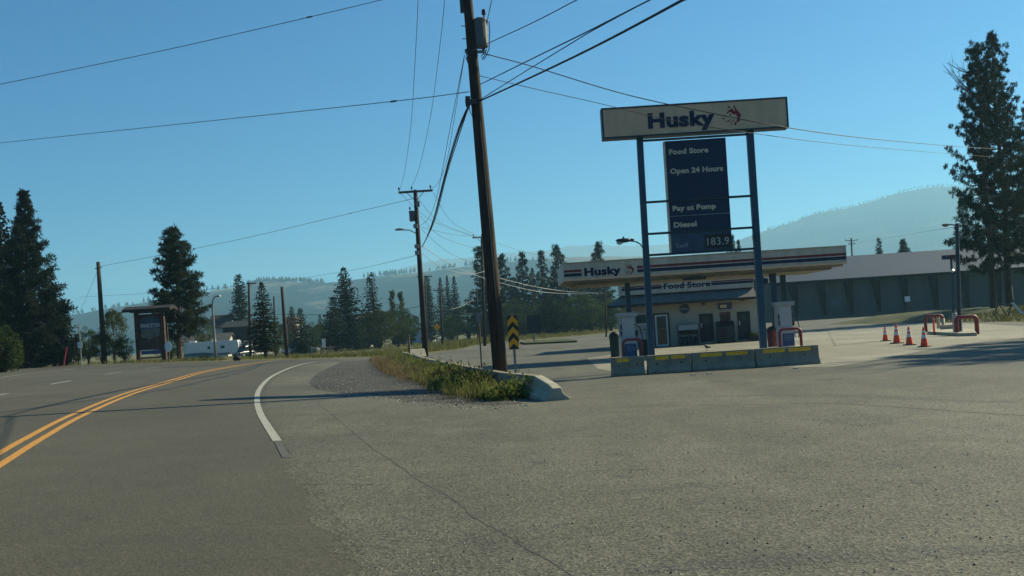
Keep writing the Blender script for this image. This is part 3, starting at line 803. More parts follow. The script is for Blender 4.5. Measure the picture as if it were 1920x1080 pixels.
tree('green1', 540, 618, 18, 122, 'low leafy tree behind the bare dark pole', GM)
tree('olive1', 690, 600, 22, 112, 'olive tree between the big fir and the wide olive leafy tree', GM)
tree('poplar', 741, 538, 11, 125, 'thin poplar, first of the two behind the olive leafy trees', GM)
tree('poplar', 757, 541, 11, 122, 'thin poplar nearest the second utility pole', GM)
tree('green1', 748, 572, 34, 112, 'broad pale green tree left of the second utility pole', GM)
tree('olive1', 772, 585, 16, 125, 'small olive tree touching the second utility pole', GM)
tree('column', 808, 518, 15, 150, 'dark conifer just right of the second utility pole', GR)
tree('spruce1', 833, 520, 14, 155, 'dark spruce, lefthand one of the close trio', GR)
tree('spruce2', 846, 516, 12, 158, 'dark spruce, middle one of the close trio', GR)
tree('spruce1', 859, 517, 14, 153, 'dark spruce, righthand one of the close trio', GR)
tree('green1', 880, 566, 32, 138, 'pale green leafy tree left of the leaning utility pole', GR)
tree('green1', 850, 588, 24, 146, 'leafy tree under the trio of dark spruces', GR)
tree('olive1', 905, 585, 24, 150, 'olive tree half hidden behind the leaning utility pole', GR)
tree('pine3', 915, 462, 32, 130, 'dark pine right behind the leaning utility pole', GR)
tree('pine2', 948, 478, 26, 128, 'dark pine above the chevron sign', GR)
tree('pine2', 988, 474, 20, 132, 'dark pine with a knobbly narrow top right of the chevron sign', GR)
tree('spruce1', 1007, 502, 18, 130, 'shorter dark spruce between two taller pines right of the chevron sign', GR)
tree('pine3', 1024, 470, 19, 134, 'slim dark pine with a pointed top left of the canopy', GR)
tree('pine2', 1058, 460, 25, 136, 'dark pine with a rounded top just left of the canopy', GR)
tree('spruce2', 1032, 548, 32, 124, 'broad low dark spruce behind the traffic island', GR)
tree('green1', 968, 560, 34, 122, 'dark green leafy tree right behind the chevron sign', GR)
tree('green1', 1090, 545, 36, 124, 'dark leafy tree below the left end of the canopy', GR)
tree('pine2', 1130, 455, 24, 140, 'loose topped pine rising above the left end of the canopy', GR)
tree('spruce1', 1112, 520, 26, 130, 'dark spruce under the canopy edge left of the shop', GR)
tree('green1', 1148, 560, 30, 128, 'leafy tree beside the left wall of the shop', GR)
tree('fir', 970, 520, 34, 140, 'dark fir filling the gap behind the chevron sign', GR)
tree('fir', 1045, 512, 36, 145, 'dark fir filling the gap left of the canopy end', GR)
tree('green1', 1010, 566, 30, 128, 'dark leafy tree above the board sign', GR)
tree('fir', 1095, 500, 34, 148, 'dark fir behind the left end of the canopy', GR)
tree('green1', 1065, 575, 26, 126, 'low leafy tree right of the broad low spruce', GR)
tree('fir', 1140, 520, 30, 146, 'dark fir just left of the shop awning', GR)
tree('green1', 930, 585, 26, 140, 'leafy tree between the leaning pole and the chevron sign', GR)
tree('green1', 318, 620, 26, 110, 'dark leafy tree beneath the big pine', GL)
tree('green1', 145, 628, 18, 108, 'dark bush left of the bare wooden pole', GL)
tree('fir', 100, 505, 40, 104, 'dark fir on the right flank of the tallest pine', GL)
tree('pine2', 1384, 443, 15, 178, 'small pine seen just right of the price panel', GF)
tree('pine3', 1398, 450, 9, 180, 'smallest pine seen between the price panel and the sign post', GF)
tree('column', 1660, 447, 13, 225, 'small rounded pine above the arena roof, left of a pair', GF)
tree('pine1', 1705, 450, 18, 225, 'spreading pine above the arena roof, right of a pair', GF)
tree('pine3', 1818, 373, 26, 215, 'slender pine behind the arena roof beside the parking lot lamp', GF)
tree('pine2', 1845, 420, 22, 220, 'pine behind the arena roof almost hidden by the two tall trunks', GF)
tree('big1', 1868, 84, 64, 86, 'tall pine with dead bare limbs near its top, the nearer of two by the arena', GF, z=.7, rot=.4)
tree('big2', 1900, 58, 66, 90, 'tallest pine by the arena, its crown cut by the picture edge', GF, z=.7, rot=2.2)
tree('big2', 1965, 190, 76, 96, 'pine mostly outside the picture beside the two tall trunks', GF, z=.6, rot=4.0)
tree('shrub', 1912, 572, 30, 92, 'scrubby dark bush behind the sawhorse on the bank', z=.7)
# the pine whose shadow falls across the lot from beyond the picture
(tm_, cm_), _, _ = PROTO['big1']
t = thing('pine_tree', 'pine outside the picture that shades the lot', 'tree', (43.0, 44.6, 0), 1.0, GF)
t.scale = (1.8, 1.8, 1.05)
for nme, me in (('trunk', tm_), ('crown', cm_)):
    o = bpy.data.objects.new(nme, me); COL.objects.link(o); o.parent = t

# ------------------------------------------------------------------ grass and weeds
def in_poly(x, y, P):
    c = False
    for i in range(len(P)):
        (x1, y1), (x2, y2) = P[i], P[i - 1]
        if (y1 > y) != (y2 > y) and x < (x2 - x1) * (y - y1) / (y2 - y1) + x1: c = not c
    return c
def blades(name, regions, m, seed, hmul=1):
    rng = random.Random(seed); T = Tri()
    for poly, count, h in regions:
        xs = [p[0] for p in poly]; ys = [p[1] for p in poly]; k = 0
        while k < count:
            x, y = rng.uniform(min(xs), max(xs)), rng.uniform(min(ys), max(ys))
            if not in_poly(x, y, poly): continue
            k += 1; g = G(x, y)
            if g.y > 260: continue
            cl = .6 + .8 * abs(math.sin(g.x * .7 + 1.3 * math.sin(g.y * .31)))
            for _ in range(4):
                d = Vector((rng.uniform(-.5, .5), rng.uniform(-.5, .5), 1)).normalized()
                T.quad(g + Vector((rng.uniform(-.25, .25), rng.uniform(-.25, .25), -.02)), d * h * cl * hmul * rng.uniform(.5, 1.2), Vector((rng.uniform(-1, 1), rng.uniform(-.4, .4), 0)).normalized() * rng.uniform(.018, .04))
    o = bpy.data.objects.new(name, T.mesh(name, m)); COL.objects.link(o); return tag(o, kind='stuff')
blades('grass', [
    ([(-20, 691), (160, 683.5), (330, 678.5), (420, 676), (420, 670), (330, 671), (160, 675), (-20, 681)], 2400, .26),
    ([(430, 675.5), (520, 673), (700, 669.5), (770, 666), (800, 661), (800, 640), (700, 648), (600, 656), (500, 666)], 2400, .24),
    ([(800, 661), (860, 655), (889, 648), (953, 641), (1082, 630), (1140, 625), (1140, 616), (1000, 624), (880, 636), (800, 643)], 2600, .5),
], M['grass_blade'], 5)
T = Tri(); rng = random.Random(12)
for _ in range(3600):
    x = rng.uniform(32, 66); y = rng.uniform(66.5, 80); e = min((x - 31.5) / 7.2, (y - 66) / 13, 1); z = .8 * e * e * (3 - 2 * e) - .08
    for _ in range(2):
        d = Vector((rng.uniform(-.5, .5), rng.uniform(-.5, .5), 1)).normalized()
        T.quad(Vector((x, y, z)), d * rng.uniform(.15, .5), Vector((1, 0, 0)) * rng.uniform(.02, .04))
o = bpy.data.objects.new('bank_grass', T.mesh('bank_grass', M['grass_blade'])); COL.objects.link(o); tag(o, kind='stuff')

BPATH = catmull([Vector(p + (0,)) for p in ((.86, 22.2), (.42, 24.0), (0, 25.6), (-.5, 27.6), (-1.55, 33.5), (-3.3, 42.5), (-4.7, 51), (-6.2, 60))], 10)
def bpath(s):
    acc = 0
    for a, b in zip(BPATH, BPATH[1:]):
        L = (b - a).length
        if acc + L >= s: return a.lerp(b, (s - acc) / L), (b - a).normalized()
        acc += L
    return BPATH[-1], (BPATH[-1] - BPATH[-2]).normalized()
def weeds(name, m, n, seed, s0, s1, off0, off1, hmin, hmax, leafy):
    rng = random.Random(seed); T = Tri()
    for _ in range(n):
        s = rng.uniform(s0, s1); c, t = bpath(s); nrm = Vector((-t.y, t.x, 0))       # towards the road
        o = rng.uniform(off0, off1) ** 1.0
        c = c + nrm * o; c.z = zg(c.x)
        h = rng.uniform(hmin, hmax) * (.38 + .75 * abs(math.sin(s * .62 + 1.1) * math.cos(s * 1.7 + o))) * (1 - .35 * (o - off0) / (off1 - off0))
        d = Vector((rng.uniform(-.45, .45), rng.uniform(-.45, .45), 1)).normalized()
        k = 12 if leafy else 5
        for q in range(k):
            f = q / k
            p = c + d * h * f + rv(rng) * .05
            if leafy:
                dd = (d * .5 + rv(rng)).normalized(); T.quad(p, dd * rng.uniform(.07, .17) * (1.15 - .5 * f), dd.cross(rv(rng)).normalized() * rng.uniform(.018, .04))
            else:
                dd = (d + rv(rng) * .35).normalized(); T.quad(p, dd * rng.uniform(.15, .4), dd.cross(rv(rng)).normalized() * rng.uniform(.006, .014))
    o = bpy.data.objects.new(name, T.mesh(name, m)); COL.objects.link(o); return tag(o, kind='stuff')
weeds('roadside_weeds', M['weed'], 3500, 3, 1.3, 36, .28, 1.15, .22, .70, True)
weeds('roadside_weeds', M['leaf_olive'], 900, 6, 4.5, 14, .32, .9, .35, .80, True)
weeds('dry_stalks', M['dry'], 170, 21, 3, 34, .30, 1.2, .45, .85, False)
weeds('dry_grass', M['dry'], 800, 4, 12, 36, .8, 2.0, .12, .34, False)
weeds('dry_grass', M['grass_blade'], 950, 9, 1.6, 30, .35, 1.7, .10, .38, False)

def stones(name, m, spots, seed):
    rng = random.Random(seed); mb = MB()
    for poly, count, r0, r1 in spots:
        xs = [p[0] for p in poly]; ys = [p[1] for p in poly]; k = 0
        while k < count:
            x, y = rng.uniform(min(xs), max(xs)), rng.uniform(min(ys), max(ys))
            if not in_poly(x, y, poly): continue
            k += 1; g = G(x, y); r = rng.uniform(r0, r1); a = rng.uniform(0, 6.28)
            vs = [g + Vector((r * rng.uniform(.6, 1.1) * math.cos(a + q * 1.571), r * rng.uniform(.6, 1.1) * math.sin(a + q * 1.571), .007)) for q in range(4)] + [g + Vector((0, 0, .008 + r * rng.uniform(.5, .9)))]
            mb.add(vs, [(0, 1, 4), (1, 2, 4), (2, 3, 4), (3, 0, 4)])
    return tag(mb.build(name, m), kind='stuff')
GRP = [(640, 679), (700, 675), (762, 671), (790, 690), (840, 715), (950, 742), (1000, 762), (930, 772), (800, 764), (700, 748), (620, 742), (585, 732), (575, 716), (596, 700)]
LOTP = [(640, 780), (1050, 775), (1900, 700), (1919, 1079), (740, 1079)]
stones('loose_gravel', M['kerb'], [(GRP, 900, .008, .030), (LOTP, 420, .004, .013), ([(560, 860), (660, 860), (900, 1079), (690, 1079)], 260, .004, .011)], 31)
stones('loose_gravel', M['crack'], [(GRP, 700, .010, .034), (LOTP, 380, .004, .015)], 32)

# ------------------------------------------------------------------ low road barrier segments along the bend
PROF = [(-.27, 0), (-.27, .10), (-.13, .30), (-.10, .50), (.10, .50), (.13, .30), (.27, .10), (.27, 0)]
s = 0.0; k = 0; segs = []
while s < 38.5:
    L = 1.5 if k == 0 else 2.96
    a, _ = bpath(s); b, _ = bpath(min(s + L, 39)); d = (b - a); Ln = d.length; d.normalize(); nrm = Vector((-d.y, d.x, 0))
    mb = MB(); n = len(PROF); rows = []
    steps = [0, .25, 1] if k == 0 else [0, .5, 1]
    for f in steps:
        sc = 1.0
        if k == 0: sc = (.55, .72, 1)[steps.index(f)]
        rows.append([Vector((0, 0, 0)) + d * Ln * (f * .985 + .007) + nrm * x + Vector((0, 0, z * sc)) for x, z in PROF])
    vs = [p for r in rows for p in r]
    fs = [(i * n + q, i * n + (q + 1) % n, (i + 1) * n + (q + 1) % n, (i + 1) * n + q) for i in range(len(rows) - 1) for q in range(n)] + [tuple(range(n)), tuple(range(len(vs) - 1, len(vs) - n - 1, -1))]
    mb.add(vs, fs)
    o = mb.build('road_barrier', M['kerb' if k == 0 else 'concrete'], bevel=.02); o.location = (a.x, a.y, zg(a.x) - .01)
    segs.append(o)
    s += L + .03; k += 1
nseg = len(segs)
for i, o in enumerate(segs):
    lb = {0: 'pale sloping end block of the low roadside barrier, nearest the camera', 1: 'low roadside barrier block behind the sloping end block, below the chevron sign', nseg - 1: 'last low roadside barrier block, by the second utility pole'}.get(i, 'low concrete roadside barrier block half hidden behind weeds')
    tag(o, lb, 'barrier', 'low barrier blocks along the bend')
# tilted pale terminal slab at the far end
e = G(786, 672)
mb = MB(); mb.prism_x([(-.5, 0), (-.5, .12), (.1, .58), (.4, .58), (.5, 0)], -.45, .45)
o = mb.build('barrier_terminal', M['kerb'], bevel=.02); o.location = (e.x, e.y - 1.0, zg(e.x)); o.rotation_euler = (0, 0, .25)
tag(o, 'white concrete terminal slab at the far end of the weeds', 'barrier')

# ------------------------------------------------------------------ utility poles
def insulator(mb, p, s=1.0):
    mb.lathe([(.02 * s, 0), (.02 * s, .10 * s), (.06 * s, .11 * s), (.06 * s, .15 * s), (.035 * s, .16 * s), (.06 * s, .18 * s), (.05 * s, .24 * s), (.02 * s, .26 * s)], p, 8)
def transformer(parent, p, r, h, side=1):
    t = MB(); t.lathe([(r * .9, 0), (r, .03), (r, h * .9), (r * 1.04, h * .9), (r * 1.04, h * .94), (r * .6, h), (.02, h * 1.01)], p, 16)
    o = t.build('transformer', M['grey_tin'], parent, smooth=False)
    b = MB(); insulator(b, Vector(p) + Vector((side * r * .6, 0, h * .97)), 1.0); insulator(b, Vector(p) + Vector((side * r * .95, -.05, h * .72)), .6)
    b.build('bushing', M['porcelain'], o)
    br = MB(); br.box(p[0] - side * r - .12, p[0] - side * r + .06, p[1] - .04, p[1] + .04, p[2] + h * .2, p[2] + h * .28); br.box(p[0] - side * r - .12, p[0] - side * r + .06, p[1] - .04, p[1] + .04, p[2] + h * .7, p[2] + h * .78)
    br.build('bracket', M['steel'], o)
    return o
# near leaning pole
D1 = 28.6
b1 = W(938.5, 697, D1); b1 = Vector((b1.x, D1, zg(b1.x)))
def on1(y):       # the pole's axis at photo row y
    f = (y - 0) / 695.0
    return W(877 + 61 * f, y, D1)
top1 = on1(-190)
P1 = thing('utility_pole', 'big leaning wooden utility pole beside the chevron sign with a grey transformer', 'utility pole', b1, 0, 'wooden utility poles')
loc1 = lambda p: Vector(p) - b1
mb = MB(); pts = [loc1(on1(760)), loc1(on1(500)), loc1(on1(250)), loc1(on1(0)), loc1(top1)]; pts[0].z = -.4
mb.tube(pts, [.205, .185, .160, .128, .11], 16); mb.build('pole', M['wood_pole'], P1, smooth=True)
p = loc1(W(903, 89, D1)); transformer(P1, (p.x, p.y, p.z), .19, .79, 1)
for y, dx in ((98, -.09), (112, -.08), (98, .17)):
    q = loc1(on1(y)); hw = MB(); hw.box(min(q.x, q.x + dx * 1.8), max(q.x, q.x + dx * 1.8), -.05, .05, q.z - .03, q.z + .03); ho_ = hw.build('insulator_bracket', M['steel'], P1)
    hw = MB(); insulator(hw, (q.x + dx * 1.8, -.0, q.z - .08), .7); hw.build('insulator', M['porcelain'], ho_)
q = loc1(on1(192)); hw = MB(); hw.box(q.x - .30, q.x, -.22, -.10, q.z - .09, q.z + .05); hw.build('cable_clamp', M['porcelain'], P1)
hw = MB(); hw.box(q.x - .29, q.x - .18, -.25, -.222, q.z - .16, q.z + .13); hw.build('clamp_plate', M['porcelain'], P1)
for y in (48, 72):
    q = loc1(on1(y)); hw = MB(); hw.tube([(q.x - .24, 0, q.z), (q.x, 0, q.z)], .012, 5); hw.build('bolt', M['porcelain'], P1)
q = loc1(on1(11)); hw = MB(); hw.box(q.x - .22, q.x - .12, -.06, .03, q.z - .18, q.z + .19); hw.build('junction_block', M['porcelain'], P1)
for pts in (((917, 40), (918, 60), (917, 92), (910, 108), (905, 112)), ((912, 92), (909, 104), (904, 110)), ((881, 180), (880, 205), (887, 222), (888, 205), (885, 200)), ((916, 104), (908, 98), (902, 106))):
    dl = MB(); dl.tube([loc1(W(x, y, D1 - .1)) for x, y in pts], .013, 5); dl.build('drop_lead', M['cable'], P1)
ug = MB(); q0, q1 = loc1(on1(640)), loc1(on1(230)); ug.tube([q0 + Vector((.06, -.19, 0)), q1 + Vector((.05, -.16, 0))], .012, 5); ug.build('ground_wire', M['wire'], P1)

def wood_pole(x, yb, yt, xt, Y, rad, label, name='utility_pole'):
    a, _ = ray(x, yb); b = Vector((a * Y, Y, zg(a * Y, Y))); t = thing(name, label, 'utility pole', b, 0, 'wooden utility poles')
    tp = W(xt, yt, Y) - b
    mb = MB(); mb.tube([(0, 0, -.4), tp * .5, tp], [rad, rad * .85, rad * .68], 10); mb.build('pole', M['wood_pole'], t, smooth=True)
    return t, b, tp
def arm(t, tp, dz, x0, x1, ins, Y=0):
    mb = MB(); z = tp.z + dz; mb.box(tp.x + x0, tp.x + x1, tp.y - .22, tp.y - .11, z - .07, z + .06); 
    mb.tube([(tp.x + x0 * .5, tp.y - .17, z - .05), (tp.x, tp.y - .1, z - .6)], .02, 4); mb.tube([(tp.x + x1 * .5, tp.y - .17, z - .05), (tp.x, tp.y - .1, z - .6)], .02, 4)
    o = mb.build('crossarm', M['old_wood'], t)
    ib = MB()
    for x in ins: insulator(ib, (tp.x + x, tp.y - .16, z + .06), 1.0)
    ib.build('insulator', M['porcelain'], o)
G2 = G(798, 669.5); D2 = G2.y
P2, b2, tp2 = wood_pole(798, 669.5, 356, 778.5, D2, .19, 'second utility pole with crossarm, small transformer and street lamp, beyond the weeds')
px2 = D2 / FPX
arm(P2, tp2, -.12, -31 * px2, 33 * px2, (-30 * px2, -6 * px2, 29 * px2))
q = W(773, 415, D2) - b2; transformer(P2, (q.x, q.y, q.z), 5.0 * px2, 20 * px2, -1)
la = MB(); la.tube([W(783, 442, D2) - b2, W(779, 437, D2) - b2, W(768, 431.5, D2) - b2, W(756, 431, D2) - b2], .035, 6)
lo = la.build('lamp_arm', M['steel'], P2)
hp = W(749, 431, D2) - b2; lm = MB(); lm.lathe([(.01, -.05), (.2, -.03), (.22, .03), (.12, .09), (.02, .11)], hp, 10, 1.35, .7); lm.build('lamp_head', M['steel'], lo)
for yy in (381, 384, 424, 462, 474):
    q = W(779 + (yy - 358) * .06 + (3 if yy < 400 else -4), yy, D2 - .2) - b2; hb = MB(); hb.box(q.x - .12, q.x + .12, q.y - .1 - yy * 1e-4, q.y + .1, q.z - .12, q.z + .12); hb.build('cable_clamp', M['steel'], P2)
P3, b3, tp3 = wood_pole(909, 652, 443, 903, 105, .17, 'utility pole almost hidden behind the leaning pole, only its crossarm showing'); arm(P3, tp3, -.1, -.9, .9, (-.8, 0, .8))
P4, b4, tp4 = wood_pole(829, 640, 531, 825, 135, .15, 'distant utility pole among the dark trees right of the second pole'); arm(P4, tp4, -.9, -.9, .9, (-.8, .8))
P5, b5, tp5 = wood_pole(800, 640, 517, 797, 170, .16, 'distant utility pole seen just behind the second pole'); arm(P5, tp5, -.2, -1.3, 1.1, (-1.2, 1.0)); 
P6, b6, tp6 = wood_pole(896, 640, 540, 894, 200, .16, 'far utility pole above the pale leafy tree'); arm(P6, tp6, -.3, -.9, .9, (-.8, .8))
P7, b7, tp7 = wood_pole(195.5, 674, 491, 184, 96, .24, 'bare wooden pole without crossarm standing left of the timber sign')
st = MB(); st.tube([tp7 + Vector((-.3, -.1, -.6)), tp7 + Vector((.35, -.1, -.5))], .05, 6); st.build('pole_band', M['steel'], P7)
P8, b8, tp8 = wood_pole(469, 662, 530, 466.5, 115, .17, 'utility pole with a short side arm in front of the black sided building'); arm(P8, tp8, -.1, -.2, .8, (.7,))
P9, b9, tp9 = wood_pole(538.5, 668, 538, 528.5, 88, .17, 'bare dark pole between the layered spruce and the silver sedan')
P10, b10, tp10 = wood_pole(516, 655, 556, 513.5, 150, .17, 'distant bare pole beside the layered spruce')
P11, b11, tp11 = wood_pole(1601, 560, 446, 1596, 210, .2, 'far utility pole with two crossarms behind the arena roof'); arm(P11, tp11, -.5, -1.3, 1.2, (-1.2, 0, 1.1)); arm(P11, tp11, -1.2, -.7, .7, (-.6, .6))
P12, b12, tp12 = wood_pole(1137, 640, 545, 1135, 118, .10, 'slim grey pole left of the shop where the white cables end')
P13, b13, tp13 = wood_pole(1001, 630, 508, 997, 126, .08, 'thin pale pole in front of the dark pines')

# ------------------------------------------------------------------ wires
def wire(pts, r, m, label, name='power_line', sag=0, group='overhead wires'):
    """pts: (pixel x, pixel y, depth) or world points; a hanging line through them"""
    P = [p if isinstance(p, Vector) else W(*p) for p in pts]
    if P[-1].y < 20 and P[-1].z > 4:            # runs on overhead to the next pole, behind the camera
        d = P[-1] - P[-2]; d.z = 0; d.normalize()
        P += [P[-1] + d * 10 + Vector((0, 0, .1)), P[-1] + d * 30 + Vector((0, 0, 2.2))]
    if len(P) == 2:
        a, b = P; P = [a.lerp(b, k / 18) + Vector((0, 0, -4 * sag * (k / 18) * (1 - k / 18))) for k in range(19)]
    else: P = catmull(P, 6)
    mb = MB(); mb.tube(P, r, 6)
    o = mb.build(name, M[m], smooth=True)
    return tag(o, label, 'wire', group), P
def splice(x, y, Y, o):
    mb = MB(); c = W(x, y, Y); mb.tube([c + Vector((-.09, 0, -.01)), c + Vector((.09, 0, .012))], .028, 6); mb.build('splice', M['porcelain'], o)
o, _ = wire([(-40, 165, 40), (0, 158, 40), (300, 96, 38), (580, 32, 36), (730, -4, 35), (800, -22, 34)], .012, 'wire', 'highest wire crossing the sky at the top left corner'); splice(580, 32, 36, o)
o, _ = wire([(-40, 272, 46), (0, 268, 46), (400, 226, 38), (738, 190, 31.5), (879, 172, D1)], .012, 'wire', 'wire running left across the road from the leaning pole'); splice(738, 190, 31.5, o)
o, _ = wire([(190, 499, 96), (420, 455, 84), (657, 400, 75), (776, 372, D2)], .014, 'wire', 'wire from the bare wooden pole to the top of the second pole'); splice(657, 400, 75, o)
wire([(150, 585, 104), (187, 498, 96)], .012, 'wire', 'guy wire slanting down left of the bare wooden pole', sag=0)
wire([(150, 557, 130), (420, 540, 120), (640, 510, 110), (784, 478, D2)], .014, 'wire', 'faint lower wire reaching the second pole from the left')
wire([(749, 357, D2 - .2), (758, 325, 60), (770, 240, 48), (778, 120, 38), (784, -2, 33), (785, -60, 31)], .010, 'wire', 'thin conductor rising from the left end of the crossarm')
wire([(771, 351, D2 - .2), (785, 318, 60), (806, 225, 48), (822, 110, 38), (834, -2, 33), (838, -60, 31)], .010, 'wire', 'thin conductor rising from the middle of the crossarm')
wire([(809, 354, D2 - .2), (822, 342, 60), (838, 300, 50), (856, 195, 38), (871, 104, D1)], .010, 'wire', 'thin conductor from the right end of the crossarm to the leaning pole')
wire([(787, 424, D2 - .2), (804, 408, 58), (820, 365, 50), (845, 235, 38), (871, 104, D1)], .010, 'wire', 'thin secondary wire hanging beside the thick cable bundle')
for k, (dx, r, lb) in enumerate(((0, .028, 'thick black cable hanging between the second pole and the leaning pole'), (2.2, .016, 'thin strand along the right side of the thick cable bundle'), (-1.8, .014, 'thin strand along the left side of the thick cable bundle'))):
    wire([(791, 463, D2 - .2), (800 + dx * .3, 446, 58), (815 + dx, 408, 50), (835 + dx, 330, 42), (855 + dx * 1.5, 262, 35), (872 + dx, 214, 30.5), (883, 192, D1)], r, 'cable', lb, 'telephone_cable')
wire([(898, 190, D1), (1000, 143, 23), (1120, 85, 18.5), (1278, 1, 14.5), (1420, -80, 12)], .020, 'cable', 'thick black cable leaving the leaning pole towards the upper right', 'telephone_cable')
wire([(901, 158, D1), (1000, 109, 23), (1100, 60, 19), (1222, -2, 16), (1340, -60, 13)], .012, 'cable', 'upper of the two thin cables above the thick black cable', 'telephone_cable')
wire([(900, 187, D1), (975, 140, 24.5), (1060, 88, 20.5), (1110, 58, 18.5), (1225, -4, 15.8), (1340, -62, 12.9)], .010, 'cable', 'lower of the two thin cables above the thick black cable', 'telephone_cable')
wire([(882, 97, D1), (918, 80, 26), (1000, 42, 22), (1085, -2, 19), (1180, -50, 16)], .010, 'wire', 'thin wire passing below the transformer up to the right')
wire([(914, 37, D1), (919, 14, 27), (924, -10, 26), (930, -40, 25)], .010, 'wire', 'short lead rising from the transformer out of the picture')
wire([(914, 102, D1), (1000, 125, 29.5), (1130, 165, 30.4), (1210, 186, 31), (1300, 205, 31.3), (1475, 239, 32.0), (1640, 261, 42), (1800, 275, 66), (1867, 279, 85.9)], .014, 'cable', 'upper service wire crossing in front of the tall sign', 'service_wire')
wire([(899, 142, D1), (1000, 166, 29.5), (1120, 193, 30.4), (1260, 226, 31.2), (1420, 251, 31.9), (1600, 273, 41), (1815, 291, 69), (1867, 294, 85.9)], .009, 'cable', 'lower service wire crossing in front of the tall sign', 'service_wire')
far3 = [((749, 361), (812, 415), (896, 446), 'left'), ((783, 372), (830, 420), (900, 446), 'middle'), ((813, 362), (850, 418), (906, 446), 'right')]
for a, b, c, n in far3:
    wire([(*a, D2), (*b, 82), (*c, 105)], .012, 'wire', f'conductor from the {n} of the second pole crossarm to the hidden pole')
wire([(788, 405, D2), (830, 445, 82), (905, 470, 105)], .012, 'wire', 'secondary wire sagging from below the small transformer')
wire([(790, 426, D2), (850, 440, 85), (905, 447, 105), (1010, 478, 130), (1140, 492, 160)], .012, 'wire', 'slack wire passing the hidden pole towards the canopy')
wire([(792, 462, D2), (850, 498, 85), (910, 522, 102), (1000, 545, 112), (1070, 551, 116), (1134, 549, 118)], .022, 'bare', 'upper white service cable sagging to the slim grey pole', 'service_wire')
wire([(792, 476, D2), (830, 502, 82), (880, 514, 96), (911, 508, 105)], .018, 'bare', 'white cable dipping behind the leaning pole', 'service_wire')
wire([(934, 521, 105), (1000, 537, 112), (1060, 546, 116), (1134, 550, 118)], .022, 'bare', 'lower white service cable sagging to the slim grey pole', 'service_wire')
wire([(790, 430, D2), (850, 478, 84), (930, 505, 100), (1056, 530, 118)], .012, 'wire', 'dark wire from the second pole to behind the canopy')
wire([(792, 575, 150), (845, 580, 140), (888, 562, 160)], .02, 'bare', 'pale slack cable among the far trees', 'service_wire')
for yy, yd in ((596, 595), (600, 600)):
    pass
wire([(400, 594, 150), (470, 590, 150), (600, 590, 150), (700, 588, 150), (800, 572, 150)], .03, 'cable', 'dark cable strung low behind the trees of the bend', 'telephone_cable')
wire([(1605, 456, 208), (1700, 440, 150), (1794, 425, 48)], .010, 'wire', 'thin wire from the far pole to the parking lot lamp')

# ------------------------------------------------------------------ tall price sign
YS = 33.0; sp = YS / FPX
bl, br_ = W(1222, 690, YS), W(1432, 676, YS)
SG = thing('price_sign', 'tall two post fuel price sign with white header and navy panel', 'sign', (0, 0, 0))
def pole_px(mb, xt, yt, xb, yb, wpx, dep):
    a, b = W(xt, yt, YS), W(xb, yb, YS); h = wpx * sp / 2
    mb.add([(b.x - h, YS - dep, -.1), (b.x + h, YS - dep, -.1), (b.x + h, YS + dep, -.1), (b.x - h, YS + dep, -.1), (a.x - h, YS - dep, a.z), (a.x + h, YS - dep, a.z), (a.x + h, YS + dep, a.z), (a.x - h, YS + dep, a.z)], [(0, 3, 2, 1), (4, 5, 6, 7), (0, 1, 5, 4), (1, 2, 6, 5), (2, 3, 7, 6), (3, 0, 4, 7)])
for xt, yt, xb, yb, wd in ((1199, 255, 1223, 690, 11.5), (1405.5, 243, 1433, 676, 12.5)):
    mb = MB(); pole_px(mb, xt, yt, xb, yb, wd, .095); mb.build('post', M['post_blue'], SG, bevel=.012)
c0, c1 = W(1126.5, 207, YS), W(1475, 242, YS); tl = W(1125.8, 206.6, YS); brr = W(1475.8, 241, YS)
X0, X1, Z0, Z1 = tl.x, brr.x, W(1302, 252.5, YS).z, W(1300, 195, YS).z
hd = MB(); t = .05
hd.box(X0, X1, YS - .24, YS + .24, Z1 - t, Z1); hd.box(X0, X1, YS - .24, YS + .24, Z0, Z0 + t); hd.box(X0, X0 + t, YS - .24, YS + .24, Z0 + t, Z1 - t); hd.box(X1 - t, X1, YS - .24, YS + .24, Z0 + t, Z1 - t)
ho = hd.build('header_frame', M['frame_dark'], SG)
fp = MB(); fp.box(X0 + t, X1 - t, YS - .222, YS + .222, Z0 + t, Z1 - t); fo = fp.build('header_panel', M['white_panel'], SG)
def z5(x, y): return (1100 + x / 3.1775, 160 + y / 3.1775)
tb = MB(); text_px(tb, 'Husky', z5(364, 208), z5(759, 187), 29.5, YS - .226, .04); text_px(tb, 'Husky', z5(367, 208), z5(762, 187), 29.5, YS - .2275, .04); tb.build('lettering', M['navy_text'], fo)
eb = MB(); a, b = W(*z5(800, 190), YS), W(*z5(910, 186), YS); zc = W(*z5(855, 188), YS).z; emblem(eb, a.x, b.x, zc - 19.3 * sp, zc + 19.3 * sp, YS - .226); eb.build('dog_head_emblem', M['red_text'], fo)
